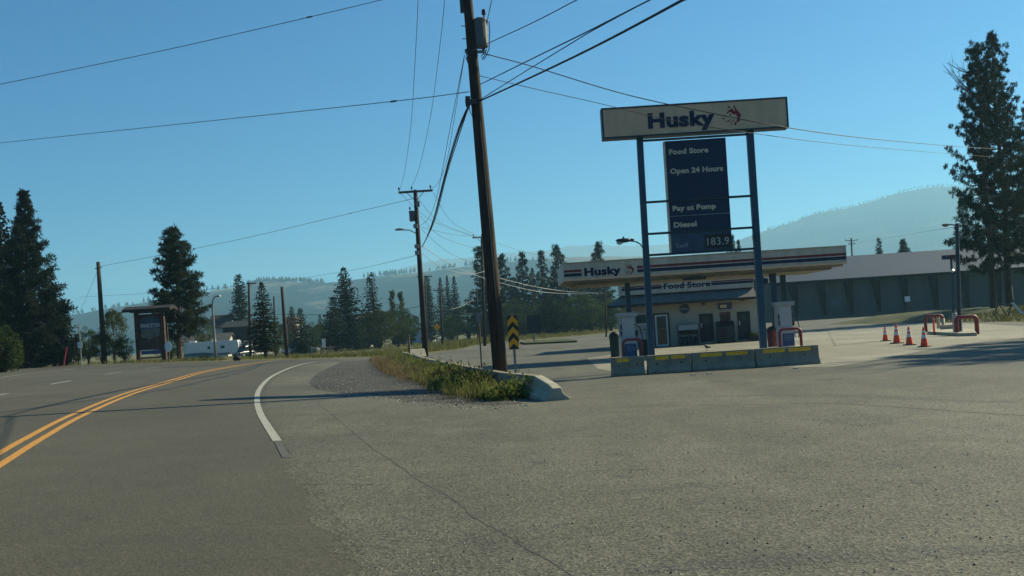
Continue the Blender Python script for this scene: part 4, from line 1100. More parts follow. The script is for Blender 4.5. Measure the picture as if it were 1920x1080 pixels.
# navy price panel with its separate faces
pa, pb = W(*z5(466, 340), YS), W(*z5(862, 990), YS)
xl, xr = W(*z5(483, 670), YS).x, W(*z5(843, 650), YS).x
zt, zb_ = W(*z5(650, 326), YS).z, W(*z5(680, 996), YS).z
pn = MB(); pn.box(xl, xr, YS - .13, YS + .13, zb_, zt); po = pn.build('price_panel', M['navy'], SG)
ed = MB(); ed.box(xl - .035, xl - .002, YS - .135, YS + .135, zb_, zt); ed.build('panel_edge', M['pale_text'], po)
zd = W(*z5(675, 868), YS).z; fd = MB(); fd.box(xl + .003, xr - .003, YS - .136, YS - .131, zb_ + .003, zd - .03); fd.build('price_face', M['navy_faded'], po)
for s_, l_, r_, cp in (('Food Store', (490, 395), (725, 383), 10.5), ('Open 24 Hours', (497, 511), (813, 492), 10.5), ('Pay at Pump', (512, 733), (770, 717), 10.0), ('Diesel', (518, 830), (655, 824), 10.4)):
    tb = MB(); text_px(tb, s_, z5(*l_), z5(*r_), cp, YS - .132, .045); tb.build('lettering', M['pale_text'], po)
tb = MB(); text_px(tb, 'Self', z5(530, 955), z5(607, 950), 9.4, YS - .138, .03); tb.build('lettering', M['dim_text'], po)
dv = MB()
for y_ in (688, 776): 
    z_ = W(*z5(675, y_ - 3), YS).z; dv.box(xl + .002, xr - .002, YS - .137, YS - .1305, z_ - .012, z_ + .012)
dv.build('divider', M['dim_text'], po)
da, dbb = W(*z5(704, 930), YS), W(*z5(858, 922), YS); zc = W(*z5(781, 928), YS).z
bd = MB(); bd.box(da.x, dbb.x, YS - .16, YS - .137, zc - 13 * sp, zc + 13 * sp); bo = bd.build('price_board', M['sign_black'], po)
tb = MB(); text_px(tb, '183.9', z5(718, 930), z5(848, 922), 14.5, YS - .162, .006); tb.build('price_digits', M['digit'], bo)
for l_, r_ in (((333, 337), (950, 296)), ((355, 703), (975, 660)), ((365, 888), (985, 850)), ((372, 1014), (995, 975))):
    cb = MB(); a, b = W(*z5(*l_), YS), W(*z5(*r_), YS); z_ = (a.z + b.z) / 2; cb.box(a.x - .02, b.x + .02, YS - .175, YS - .1405, z_ - .035, z_ + .035); cb.build('crossbar', M['frame_dark'], SG)
la = MB(); la.tube([W(1206, 466, YS), W(1201, 458, YS - .1), W(1192, 453, YS - .3), (W(1182, 452, YS - .4))], .02, 6); lo = la.build('lamp_arm', M['frame_dark'], SG)
hp = W(1169, 450, YS - .45); lh = MB(); lh.lathe([(.02, .05), (.10, .04), (.13, -.01), (.10, -.06), (.05, -.08), (.01, -.085)], hp, 12, 1.9, .9); lh.tube([hp + Vector((.2, 0, .0)), hp + Vector((.32, 0, -.02))], .04, 6); lh.tube([hp + Vector((0, 0, .05)), hp + Vector((0, 0, .1))], .03, 6)
lo2 = lh.build('lamp_head', M['frame_dark'], lo, smooth=True)
lg = MB(); lg.lathe([(.09, -.05), (.10, -.09), (.06, -.13), (.01, -.14)], hp + Vector((-.12, 0, 0)), 10, 1.0, .8); lg.build('lamp_lens', M['lamp_glass'], lo2)
fx = MB(); q = W(1411, 447, YS); fx.box(q.x - .03, q.x + .06, YS - .26, YS - .1, q.z - .05, q.z + .08); q = W(1431, 528, YS); fx.box(q.x - .02, q.x + .14, YS - .05, YS + .05, q.z - .06, q.z + .1); fx.build('bracket', M['frame_dark'], SG)

# ------------------------------------------------------------------ concrete barrier blocks in front of the sign
YB = 30.7; q_ = YB / FPX
JP = [(-.24, 0), (-.24, .08), (-.12, .24), (-.085, .545), (.085, .545), (.12, .24), (.24, .08), (.24, 0)]
blocks = [(1145.5, 1208.5, 670, .04, 'short pale barrier block left of the sign post, two small yellow marks', ((1155.5, 1166), (1167.5, 1178))),
          (1213, 1295, 668, .02, 'barrier block at the foot of the left sign post, two yellow marks', ((1228, 1253), (1258, 1284))),
          (1296, 1414.5, 663, 0, 'long barrier block between the two sign posts, two long yellow marks', ((1312, 1353), (1360.5, 1401))),
          (1415.5, 1535, 656, -.03, 'barrier block at the foot of the right sign post, two long yellow marks', ((1429.5, 1470.5), (1477, 1519)))]
for xa, xb, yt_, dy_, lb, marks in blocks:
    a, b = W(xa, 685, YB).x, W(xb, 685, YB).x
    t = thing('concrete_barrier', lb, 'barrier', ((a + b) / 2, YB + dy_, 0), 0, 'concrete barrier blocks under the price sign')
    mb = MB(); hw_ = (b - a) / 2 - .008
    mb.prism_x(JP, -hw_, hw_); mb.build('block', M['concrete'], t, bevel=.018)
    for ma, mb_ in marks:
        u0, u1 = W(ma, 672, YB).x - (a + b) / 2, W(mb_, 672, YB).x - (a + b) / 2
        k = MB(); z0_, z1_ = .405, .505
        yf = lambda z: -(.12 + (.085 - .12) * (z - .24) / (.545 - .24)) - .004
        k.add([(u0, yf(z0_), z0_), (u1, yf(z0_), z0_), (u1, yf(z1_), z1_), (u0, yf(z1_), z1_)], [(0, 1, 2, 3)]); k.build('yellow_mark', M['yellow'], t)
    lh = MB()
    for f in (-.55, .55): lh.lathe([(.025, 0), (.025, .01)], (0, 0, 0), 8); n_ = len(lh.v); lh.v[-16:] = [(f * hw_ + x, yf(.3) - z * .6 + .002, .30 + y) for x, y, z in lh.v[-16:]]
    lh.build('lifting_hole', M['dark_trim'], t)
kb = MB()
for x, y in ((1300, 704), (1492, 692), (1330, 702)): 
    g = G(x, y); kb.box(g.x - .06, g.x + .06, g.y - .05, g.y + .05, -.01, .035, .4)
tag(kb.build('rubble', M['kerb']), kind='stuff')

# ------------------------------------------------------------------ chevron sign
YC = 25.75
g = W(967, 700, YC); CH = thing('chevron_sign', 'yellow and black chevron sign on a steel post beside the leaning pole', 'sign', (g.x, YC, 0))
cz0, cz1 = W(964, 655, YC).z, W(962, 592, YC).z; cw = 9.6 * YC / FPX
zt_ = g.z
pm = MB(); pm.box(-.03, .03, -.02, .02, .47, cz1 + .05); pm.build('post', M['steel'], CH)
bp_ = MB(); bp_.box(-.10, .13, -.09, .09, .455, .475); bp_.build('base_plate', M['steel'], CH)
sh = MB(); r_ = .02; sh.box(-cw, cw, -.045, -.03, cz0, cz1); so = sh.build('panel', M['sign_yellow'], CH)
ch = MB(); hgt = (cz1 - cz0); n = 3; per = hgt / 3.05
for k in range(4):
    zc = cz0 + per * (k - .42)
    poly = [(-cw, zc - per * .02), (0, zc + per * .50), (cw, zc - per * .02), (cw, zc + per * .44), (0, zc + per * .96), (-cw, zc + per * .44)]
    def clip(P, lim, up):
        out = []
        for i in range(len(P)):
            a, b = P[i - 1], P[i]; ia = (a[1] <= lim) if up else (a[1] >= lim); ib = (b[1] <= lim) if up else (b[1] >= lim)
            if ia != ib: f = (lim - a[1]) / (b[1] - a[1]); out.append((a[0] + (b[0] - a[0]) * f, lim))
            if ib: out.append(b)
        return out
    from mathutils.geometry import tessellate_polygon
    poly = clip(clip(poly, cz1, True), cz0, False)
    if len(poly) >= 3:
        tri = tessellate_polygon([[Vector((x, z, 0)) for x, z in poly]]); ch.add([(x * .999, -.048, z) for x, z in poly], tri)
ch.build('chevron_stripes', M['sign_black'], so)

# small posts and signs near the weeds
def signpost(name, label, x, yb, yt, Y, plate=None, m='steel', pm='sign_back', rad=.03, cat='sign'):
    a, _ = ray(x, yb); b = Vector((a * Y, Y, zg(a * Y, Y))); t = thing(name, label, cat, b)
    tp = W(x - (yb - yt) * .063, yt, Y) - b
    mb = MB(); mb.tube([(0, 0, -.2), tp], rad, 8); mb.build('post', M[m], t)
    if plate:
        kind, w_, h_, dz = plate; c = Vector((tp.x, tp.y - rad - .012, tp.z + dz)); k = MB()
        if kind == 'rect': k.box(c.x - w_ / 2, c.x + w_ / 2, c.y - .008, c.y + .008, c.z - h_ / 2, c.z + h_ / 2)
        else:
            nn, o_ = (8, math.pi / 8) if kind == 'oct' else (4, 0)
            k.prism_y([(c.x + w_ / 2 * math.cos(2 * math.pi * q / nn + o_), c.z + h_ / 2 * math.sin(2 * math.pi * q / nn + o_)) for q in range(nn)], c.y - .008, c.y + .008)
        k.build('plate', M[pm], t)
    return t
signpost('road_sign', 'slim grey sign post with a small grey plate left of the leaning pole', 904, 700, 588, 34, ('rect', .17, .32, -.12), 'old_wood', 'sign_back', .028)
signpost('wooden_stake', 'short dark wooden stake at the foot of the leaning pole', 929, 715, 652, 29.5, None, 'old_wood', rad=.035, cat='post')
signpost('wooden_post', 'dark slim post left of the second utility pole', 768.5, 672, 627, 58, None, 'old_wood', rad=.06, cat='post')
signpost('warning_sign', 'small orange diamond warning sign in front of the far trees', 821, 640, 613, 120, ('dia', .80, .80, 0), 'steel', 'sign_yellow')
signpost('speed_sign', 'small white sign on a thin tall post right of the dark pines', 152.5, 682, 606, 78, ('rect', .32, .45, -1.6), 'steel', 'white_sign', .05)
signpost('stop_sign', 'octagonal sign seen from its pale back beside the timber sign', 317.5, 679, 612, 76, ('oct', .50, .80, -1.45), 'old_wood', 'white_sign', .05)
signpost('small_white_sign', 'small white notice on a short post beside the silver sedan', 608, 660, 637, 100, ('rect', .35, .8, -.3), 'steel', 'white_sign', .04)
signpost('board_sign', 'dark square sign board seen from behind in front of the traffic island', 1003, 642, 592, 100, ('rect', 1.25, 1.7, -.8), 'steel', 'sign_black', .05)
signpost('marker_post', 'slanted red marker post in the grass by the dark pines', 118, 676, 651, 92, None, 'red_post', rad=.06, cat='post').rotation_euler = (0, R(14), 0)
# curved street lamp
a, _ = ray(405, 679); YL = 78; b = Vector((a * YL, YL, zg(a * YL, YL)))
SL = thing('street_lamp', 'grey curved neck street lamp standing in front of the travel trailer', 'street lamp', b)
pt = [Vector((0, 0, -.2))] + [W(x, y, YL) - b for x, y in ((402.5, 640), (400, 600), (398.5, 575), (399, 563), (402, 557), (406, 555.5))]
mb = MB(); mb.tube(pt, [.10, .09, .08, .07, .06, .05, .04], 8); mb.build('pole', M['steel'], SL, smooth=True)
lm = MB(); q = pt[-1]; lm.lathe([(.02, .07), (.12, .04), (.14, -.02), (.02, -.06)], q + Vector((.1, 0, 0)), 8, 1.6, .9); lm.build('lamp_head', M['steel'], SL)

# ------------------------------------------------------------------ fuel canopy
YF = 44.0; fpx = YF / FPX
X0, X1 = W(1056, 511, YF).x, W(1587, 476, YF).x
zt_ = EYE + 115.5 * fpx; zb_ = EYE + 84 * fpx
CN = thing('fuel_canopy', 'long white fuel canopy with red and navy stripes on blue columns', 'canopy', (0, 0, 0))
CD = 5.0
fs = MB(); fs.box(X0, X1, YF, YF + .12, zb_, zt_); fs.box(X0, X0 + .12, YF + .122, YF + CD, zb_, zt_); fs.box(X1 - .12, X1, YF + .122, YF + CD, zb_, zt_); fs.box(X0, X1, YF + CD + .002, YF + CD + .12, zb_, zt_)
fo = fs.build('fascia', M['fascia'], CN)
cp = MB(); cp.box(X0 - .02, X1 + .02, YF - .03, YF + .14, zt_ + .002, zt_ + .045); cp.build('coping', M['kerb'], fo)
lt = MB(); lt.box(X0 - .01, X1 + .01, YF - .035, YF - .003, zb_ - .03, zb_ + .06); lt.build('lower_trim', M['white_panel'], fo)
sf = MB(); sf.box(X0 + .125, X1 - .125, YF + .125, YF + CD - .01, zb_ - .10, zb_ + .02); sf.box(X0 + .5, X1 - .5, YF + .5, YF + CD - .4, zb_ - .2, zb_ - .102); sf.build('soffit', M['soffit'], CN)
rf = MB(); rf.box(X0 + .13, X1 - .13, YF + .13, YF + CD - .02, zt_ - .16, zt_ - .05); rf.build('roof', M['canopy_top'], CN)
def z4(x, y): return (1040 + x / 3.692, 440 + y / 3.692)
xe = W(*z4(187, 262), YF).x; xs_ = W(*z4(570, 228), YF).x
for nme, va, vb, mm in (('red_stripe', 103.5, 99.0, 'red_stripe'), ('navy_stripe', 97.2, 91.0, 'navy_stripe')):
    z0_, z1_ = EYE + vb * fpx, EYE + va * fpx
    for xa_, xb_ in ((X0 + .03, xe), (xs_, X1 - .02)): st = MB(); st.box(xa_, xb_, YF - .006, YF - .001, z0_, z1_); st.build(nme, M[mm], fo)
tb = MB(); text_px(tb, 'Husky', z4(205, 258), z4(456, 241), 15.6, YF - .002, .04); text_px(tb, 'Husky', z4(207, 258), z4(458, 241), 15.6, YF - .0035, .04); tb.build('lettering', M['navy_text'], fo)
eb = MB(); a, b = W(*z4(480, 240), YF), W(*z4(549, 238), YF); zc = W(*z4(514, 240), YF).z; emblem(eb, a.x, b.x, zc - 9.8 * fpx, zc + 9.8 * fpx, YF - .006); eb.build('dog_head_emblem', M['red_text'], fo)
for x, y, Yc, wd in ((1177.5, 560, YF + 1.6, .21), (1451, 560, YF + 1.0, .25), (1468.5, 540, YF + 3.6, .22)):
    p = W(x, y, Yc); mb = MB(); mb.box(p.x - wd / 2, p.x + wd / 2, Yc - wd / 2, Yc + wd / 2, -.05, zb_ - .09); mb.build('column', M['post_blue'], CN, bevel=.01)
lt = MB(); p = W(1306, 521, YF + .6); lt.box(p.x - .55, p.x + .35, YF + .3, YF + .8, zb_ - .28, zb_ - .203); lt.build('canopy_light', M['dark_trim'], CN)
hp_ = MB(); p = W(1444, 512, YF + .9); hp_.tube([p, p + Vector((.0, 0, -.2)), p + Vector((.12, 0, -.32)), p + Vector((.2, 0, -.4))], .05, 6); hp_.build('pipe_bracket', M['frame_dark'], CN)

# ------------------------------------------------------------------ shop
wl0 = G(1168, 654); YW = 62.0; yaw = R(-7)
aX = ray(1168, 654)[0] * YW
F = Frame(aX, YW, yaw)
SH = thing('food_store', 'low cream block shop with blue metal awning and white sign band', 'shop', (aX, YW, 0), yaw)
def rect(x0, y0, x1, y1):
    """local x0,x1,z0,z1 of a photo box on the shop front"""
    a = F.L(x0, (y0 + y1) / 2); b = F.L(x1, (y0 + y1) / 2); c = F.L((x0 + x1) / 2, y0); d = F.L((x0 + x1) / 2, y1)
    return a[0], b[0], d[1], c[1]
LW = F.L(1434, 600)[0]
door = rect(1229, 590, 1253, 648); door = (door[0], door[1], 0.02, door[3])
zr = F.L(1290, 563)[1]; ztop = F.L(1290, 522)[1]
wallm = MB(); wallm.box(0, LW, 0, 7, -.05, zr + .3); wo_ = wallm.build('wall', M['block'], SH)
js = MB()
for k in range(1, 13): js.box(.0, LW, -.0025, -.0005, k * .2 - .006, k * .2 + .006)
js.build('block_joints', mat('mortar', (.30, .27, .21), .9, 0, .1, 3), wo_)
z_ab, z_at = F.L(1280, 564.5)[1], F.L(1285, 546)[1]
z_ab = (F.L(1150, 574)[1] + F.L(1410, 557)[1]) / 2; z_at = (F.L(1170, 555)[1] + F.L(1405, 538.5)[1]) / 2
xa0, xa1 = F.L(1137, 572)[0] + .1, F.L(1417, 556)[0] - .1
aw = MB(); aw.add([(xa0, -1.1, z_ab), (xa1, -1.1, z_ab), (xa1, -.05, z_at), (xa0 + .75, -.05, z_at), (xa0, 2.5, z_ab), (xa0 + .75, 2.5, z_at), (xa1, -.05, z_ab), (xa0 + .3, -.05, z_ab)], [(0, 1, 2, 3), (0, 3, 5, 4), (1, 6, 2)])
ao = aw.build('awning_roof', M['awning'], SH)
sm = MB()
for k in range(1, 22):
    f = k / 22; x = xa0 + .8 + (xa1 - xa0 - .85) * f; sm.add([(x - .012, -1.1, z_ab + .004), (x + .012, -1.1, z_ab + .004), (x + .012, -.05, z_at + .004), (x - .012, -.05, z_at + .004)], [(0, 1, 2, 3)])
sm.build('standing_seam', mat('seam_blue', (.10, .105, .11), .8, 0, .1, 3), ao)
fa = MB(); fa.box(xa0, xa1, -1.13, -1.102, z_ab - .13, z_ab + .01); fa.build('gutter', M['dark_trim'], ao)
so_ = MB(); so_.box(xa0 + .05, xa1, -1.09, -.003, z_ab - .10, z_ab - .07); so_.build('awning_soffit', M['siding_cream'], ao)
bx0_, bx1_ = F.L(1159, 540)[0], F.L(1412, 527)[0]; z_bt = F.L(1290, 520)[1]
bn = MB(); bn.box(bx0_, bx1_, -.35, .1, z_at + .002, z_bt); bo_ = bn.build('sign_band', M['fascia'], SH)
ca_ = MB(); ca_.box(bx0_ - .03, bx1_ + .03, -.38, .13, z_bt + .002, z_bt + .05); ca_.build('coping', M['kerb'], bo_)
r1 = F.L(1166, 544)[0]; r2 = F.L(1240, 536)[0]; r3 = F.L(1333, 529)[0]; r4 = F.L(1411, 524)[0]
zs1 = F.L(1200, 542)[1] + .02
for nme, z0_, z1_, mm in (('red_stripe', zs1 + .075, zs1 + .15, 'red_stripe'), ('navy_stripe', zs1 - .09, zs1 + .055, 'navy_stripe')):
    for xa_, xb_ in ((r1, r2), (r3, r4)): st = MB(); st.box(xa_, xb_, -.356, -.351, z0_, z1_); st.build(nme, M[mm], bo_)
    if nme == 'navy_stripe': st = MB(); st.box(r2 + .002, r3 - .002, -.354, -.351, zs1 + .0, zs1 + .05); st.build('thin_stripe', M[mm], bo_)
tb = MB(); a_, b_ = F.L(1244, 537)[0], F.L(1331, 533)[0]; text_mb(tb, 'Food Store', a_, b_, zs1 - .13, .34, -.357, .04); tb.build('lettering', M['navy_text'], bo_)
rf = MB(); rf.box(.05, LW - .05, .15, 6.9, z_bt - .25, z_bt - .1); rf.build('roof', M['canopy_top'], SH)
# doors and fittings
def framed(name, r, fm, pm, t=.09, depth=.05, extra=None):
    x0, x1, z0, z1 = r; fr = MB()
    fr.box(x0, x0 + t, -depth, -.004, z0, z1); fr.box(x1 - t, x1, -depth, -.004, z0, z1); fr.box(x0 + t, x1 - t, -depth, -.004, z1 - t, z1); fr.box(x0 + t, x1 - t, -depth, -.004, z0, z0 + t)
    fo_ = fr.build(name, M[fm], SH)
    pn_ = MB(); pn_.box(x0 + t, x1 - t, -depth + .02, -.004, z0 + t, z1 - t); pn_.build('pane' if pm == 'glass' else 'leaf', M[pm], fo_)
    return fo_
d = framed('glass_door', door, 'trim_white', 'glass')
hb = MB(); hb.box(door[0] + .15, door[1] - .15, -.075, -.052, 1.0, 1.04); hb.build('handle', M['steel'], d)
ft_ = MB(); ft_.box(door[0] - .10, door[0] - .003, -.03, -.003, 0, door[3] + .1); ft_.box(door[1] + .003, door[1] + .10, -.03, -.003, 0, door[3] + .1); ft_.box(door[0] - .003, door[1] + .003, -.03, -.003, door[3] + .002, door[3] + .1); ft_.build('door_casing', M['siding_brown'], d)
for r in (rect(1312, 588, 1338, 641), rect(1383, 584, 1407, 632)):
    r = (r[0], r[1], .12, r[3]); d = framed('service_door', r, 'door_navy', 'door_navy', .06, .04)
    hb = MB(); hb.box(r[0] + .08, r[0] + .14, -.06, -.042, .95, 1.2); hb.build('handle', M['trim_white'], d)
    wn = MB(); wn.box(r[0] + .22, r[1] - .22, -.043, -.041, 1.15, r[3] - .2); wn.build('window', M['glass'], d)
    kp = MB(); kp.box(r[0], r[1], -.035, -.004, .0, .115); kp.build('threshold', M['kerb'], d)
r = rect(1190, 588, 1222, 608); w_ = framed('window', r, 'trim_white', 'glass', .05, .04)
r = rect(1274.5, 570.5, 1292, 588); c = Vector(((r[0] + r[1]) / 2, 0, (r[2] + r[3]) / 2)); rs = MB(); rr_ = .27
rs.prism_y([(c.x + rr_ * math.cos(k * math.pi / 12), c.z + rr_ * math.sin(k * math.pi / 12)) for k in range(24)], -.08, -.004); o = rs.build('round_sign', M['navy_faded'], SH)
rs = MB(); rs.box(c.x - .2, c.x + .2, -.085, -.081, c.z - .05, c.z + .06); rs.build('band', M['dim_text'], o)
r = rect(1346, 568, 1372, 580); bs = MB(); bs.box(r[0], r[1], -.09, -.004, r[2], r[3]); o = bs.build('wall_sign', M['pump_blue'], SH)
bs = MB(); bs.box(r[0] + .12, r[0] + .48, -.094, -.091, r[2] + .09, r[3] - .1); bs.build('white_badge', M['pale_text'], o)
r = rect(1350, 585, 1370, 617); ps = MB(); ps.box(r[0], r[1], -.05, -.004, r[2], r[3]); o = ps.build('poster', M['poster'], SH)
ps = MB(); ps.box(r[0] + .06, r[1] - .06, -.053, -.051, r[2] + .5, r[3] - .12); ps.build('poster_picture', M['siding_brown'], o)
wl_ = MB()
for x, y in ((1319, 570), (1392, 563)): q = F.L(x, y); wl_.box(q[0] - .1, q[0] + .1, -.18, -.004, q[1] - .06, q[1] + .08)
wl_.build('wall_light', M['poster'], SH)
def at_shop(s, out, z=0):
    c, sn = math.cos(yaw), math.sin(yaw); return Vector((aX + s * c + out * sn, YW + s * sn - out * c, z))
# things standing at the shop wall
r = rect(1271.5, 608, 1308, 646); x0, x1, z1 = r[0], r[1], r[3]
PC = thing('propane_cage', 'grey wire cage of gas cylinders against the shop wall between two doors', 'cage', at_shop((x0 + x1) / 2, .45), yaw)
h = (x1 - x0) / 2; cg = MB()
for sx in (-h, h):
    for sy in (-.35, .35): cg.box(sx - .02, sx + .02, sy - .02, sy + .02, 0, z1 - .02)
cg.box(-h, h, -.37, .37, z1 - .018, z1 + .02); cg.box(-h, h, -.37, .37, .02, .05)
for k in range(13): cg.tube([(-h + 2 * h * k / 12, -.36, .05), (-h + 2 * h * k / 12, -.36, z1 - .02)], .007, 4)
for k in range(1, 6): cg.tube([(-h, -.36, z1 * k / 6), (h, -.36, z1 * k / 6)], .008, 4)
cg.build('cage_frame', M['cage'], PC)
sp_ = MB(); sp_.box(-h, h, -.385, -.372, z1 - .32, z1 - .02); sp_.build('sign_strip', M['pump_grey'], PC)
for i in range(4):
    cy = MB(); cx_ = -h + (i + .5) * 2 * h / 4
    for zz in (.06, .62): cy.lathe([(.10, 0), (.13, .05), (.13, .33), (.08, .40), (.03, .44)], (cx_, .0, zz), 10)
    cy.build('gas_cylinder', M['cage'], PC)
r = rect(1343, 602, 1376, 641); x0, x1, z1 = r[0], r[1], r[3]
IC = thing('ice_chest', 'dark merchandise chest below the brown poster at the shop wall', 'chest', at_shop((x0 + x1) / 2, .4), yaw)
h = (x1 - x0) / 2; c_ = MB(); c_.box(-h, h, -.3, .3, .08, z1 * .72); c_.build('cabinet', M['cage'], IC, bevel=.02)
c_ = MB(); c_.prism_x([(-.31, z1 * .722), (-.31, z1 * .78), (.31, z1 * 1.0), (.31, z1 * .722)], -h, h); c_.build('lid', M['dark_trim'], IC)
c_ = MB(); c_.box(-h + .1, h * .1, -.306, -.301, .2, z1 * .62); c_.build('front_panel', M['siding_brown'], IC)
c_ = MB(); c_.box(-h, -h + .1, -.25, .25, 0, .079); c_.box(h - .1, h, -.25, .25, 0, .079); c_.build('foot', M['dark_trim'], IC)
PL = thing('planter_box', 'low dark planter at the shop wall right of the second navy door', 'planter', at_shop(F.L(1413, 635)[0], .3), yaw)
c_ = MB(); c_.prism_x([(-.18, 0), (-.22, .32), (.22, .32), (.18, 0)], -.3, .3); c_.build('box', M['siding_brown'], PL)
T = Tri(); rng = random.Random(2)
for _ in range(160): T.quad(Vector((rng.uniform(-.27, .27), rng.uniform(-.18, .18), .31)), (rv(rng) + Vector((0, 0, .9))).normalized() * rng.uniform(.1, .25), rv(rng) * .03)
o = bpy.data.objects.new('foliage', T.mesh('foliage', M['weed'])); COL.objects.link(o); o.parent = PL

# ------------------------------------------------------------------ pumps, bins, hoops
def pump(px, top, bot, Y, label, wd=.62):
    a, _ = ray(px, bot); t = thing('fuel_pump', label, 'fuel pump', (a * Y, Y, .0), 0, 'fuel pumps')
    z1 = W(px, top, Y).z; h = wd / 2; dpt = .55
    isl = MB(); isl.box(-h - .45, h + .45, -.55, .75, -.02, .12); isl.build('island', M['kerb'], t, bevel=.03)
    b_ = MB(); b_.box(-h, h, -dpt / 2, dpt / 2, .122, .92); lo = b_.build('lower_cabinet', M['pump_white'], t, bevel=.015)
    bp = MB(); bp.box(-h + .12, h - .03, -dpt / 2 - .008, -dpt / 2 - .003, .16, .66); bo = bp.build('blue_panel', M['pump_blue'], lo)
    bt = MB()
    for k, wdt in ((.55, .30), (.47, .36), (.38, .33)): bt.box(.04 - wdt / 2, .04 + wdt / 2, -dpt / 2 - .012, -dpt / 2 - .009, k, k + .035)
    bt.build('panel_print', M['dim_text'], bo)
    u_ = MB(); u_.box(-h + .06, h - .06, -dpt / 2 + .05, dpt / 2 - .05, .922, z1 - .17); uo = u_.build('upper_cabinet', M['pump_white'], t, bevel=.015)
    s_ = MB(); s_.box(-h - .04, -h + .055, -dpt / 2 + .02, dpt / 2 - .02, .93, z1 - .17); so = s_.build('nozzle_side', M['pump_grey'], t)
    dd = MB(); dd.box(-h - .01, -h + .05, -dpt / 2 + .012, -dpt / 2 + .019, 1.25, 1.45); dd.box(-h - .01, -h + .05, -dpt / 2 + .012, -dpt / 2 + .019, 1.0, 1.2); dd.build('display', M['navy'], so)
    tp = MB(); tp.box(-h - .1, h + .08, -dpt / 2 - .03, dpt / 2 + .03, z1 - .168, z1); tp.build('topper', M['pump_grey'], t, bevel=.01)
    hs = MB(); x = h + .06
    hs.tube([(h - .05, 0, 1.45), (x + .12, -.05, 1.3), (x + .2, -.1, .9), (x + .15, -.1, .45), (x + .02, -.08, .5), (h + .02, -.02, 1.0)], .022, 6); hs.build('hose', M['black'], t)
    nz = MB(); nz.box(h + .005, h + .09, -.08, .06, .98, 1.18); nz.tube([(h + .05, -.05, 1.1), (h + .05, -.22, 1.0)], .018, 5); nz.build('nozzle', M['black'], t)
    return t
pump(1180, 586, 668, 43.2, 'fuel pump at the left column behind the short barrier block')
pump(1474, 565.5, 652, 44.2, 'fuel pump beside the right sign post with a red guard hoop')
def hoop(x0, x1, yt, Y, label, m='pipe_red', r=.055, m2=None, zb=0):
    a, b = ray(x0, 650)[0] * Y, ray(x1, 650)[0] * Y; h = (b - a) / 2; t = thing('guard_hoop', label, 'guard rail', ((a + b) / 2, Y, zb), 0, 'pipe guard hoops')
    z = W((x0 + x1) / 2, yt, Y).z - zb; c = min(.16, h * .5)
    def arc(s): return [(s * h, 0, z - c)] + [(s * (h - c + c * math.cos(k * math.pi / 8)), 0, z - c + c * math.sin(k * math.pi / 8)) for k in range(1, 5)]
    L, Rr = arc(-1), arc(1)
    mb = MB(); mb.tube([(-h, 0, -.15)] + L + Rr[::-1] + ([(h, 0, -.15)] if not m2 else []), r, 10); mb.build('pipe', M[m], t, smooth=True)
    if m2:
        mb = MB(); mb.tube([(h, 0, -.15), (h, 0, z - c - .001)], r * .98, 10); mb.build('leg', M[m2], t, smooth=True)
    return t
hoop(1168.5, 1203, 636.5, 42.3, 'faded red pipe hoop guarding the pump at the left column')
hoop(1463.5, 1503, 616.5, 43.0, 'red pipe hoop guarding the pump by the right sign post', r=.06)
def bin_(name, label, x, yt, yb, Y, wd, m, lidm, dome=False):
    a, _ = ray(x, yb); t = thing(name, label, 'bin', (a * Y, Y, 0)); z = W(x, yt, Y).z; h = wd / 2
    b_ = MB(); b_.lathe([(h * .86, 0), (h * .9, .04), (h, z * .76), (h * 1.03, z * .78)], (0, 0, 0), 14); b_.build('body', M[m], t)
    l_ = MB(); l_.lathe([(h * 1.06, z * .782), (h * 1.06, z * .82), (h * (.95 if dome else .9), z * .9), (h * .5, z * .98), (h * .05, z)], (0, 0, 0), 14); lo = l_.build('lid', M[lidm], t)
    o_ = MB(); o_.box(-h * .45, h * .45, -h * 1.05, -h * .9, z * .84, z * .9); o_.build('opening', M['black'], lo)
    return t
bin_('trash_bin', 'dark green trash bin left of the left hand pump', 1154, 621, 655, 48, .5, 'bin_green', 'dark_trim')
bin_('trash_bin', 'red trash bin with dark domed lid between the right sign post and pump', 1450.5, 611, 650, 45.0, .52, 'bin_red', 'door_navy', True)
WB = thing('squeegee_stand', 'dark windscreen washing stand right of the left hand pump', 'stand', (ray(1206, 650)[0] * 45.4, 45.4, 0))
b_ = MB(); b_.box(-.18, .18, -.18, .18, 0, .75); b_.build('cabinet', M['door_navy'], WB, bevel=.03)
b_ = MB(); b_.box(-.12, .12, -.12, .12, .752, .98); b_.build('towel_box', M['pump_white'], WB, bevel=.02)
b_ = MB(); b_.tube([(.14, 0, .7), (.2, 0, 1.15)], .012, 5); b_.box(.08, .3, -.015, .015, 1.15, 1.18); b_.build('squeegee', M['black'], WB)

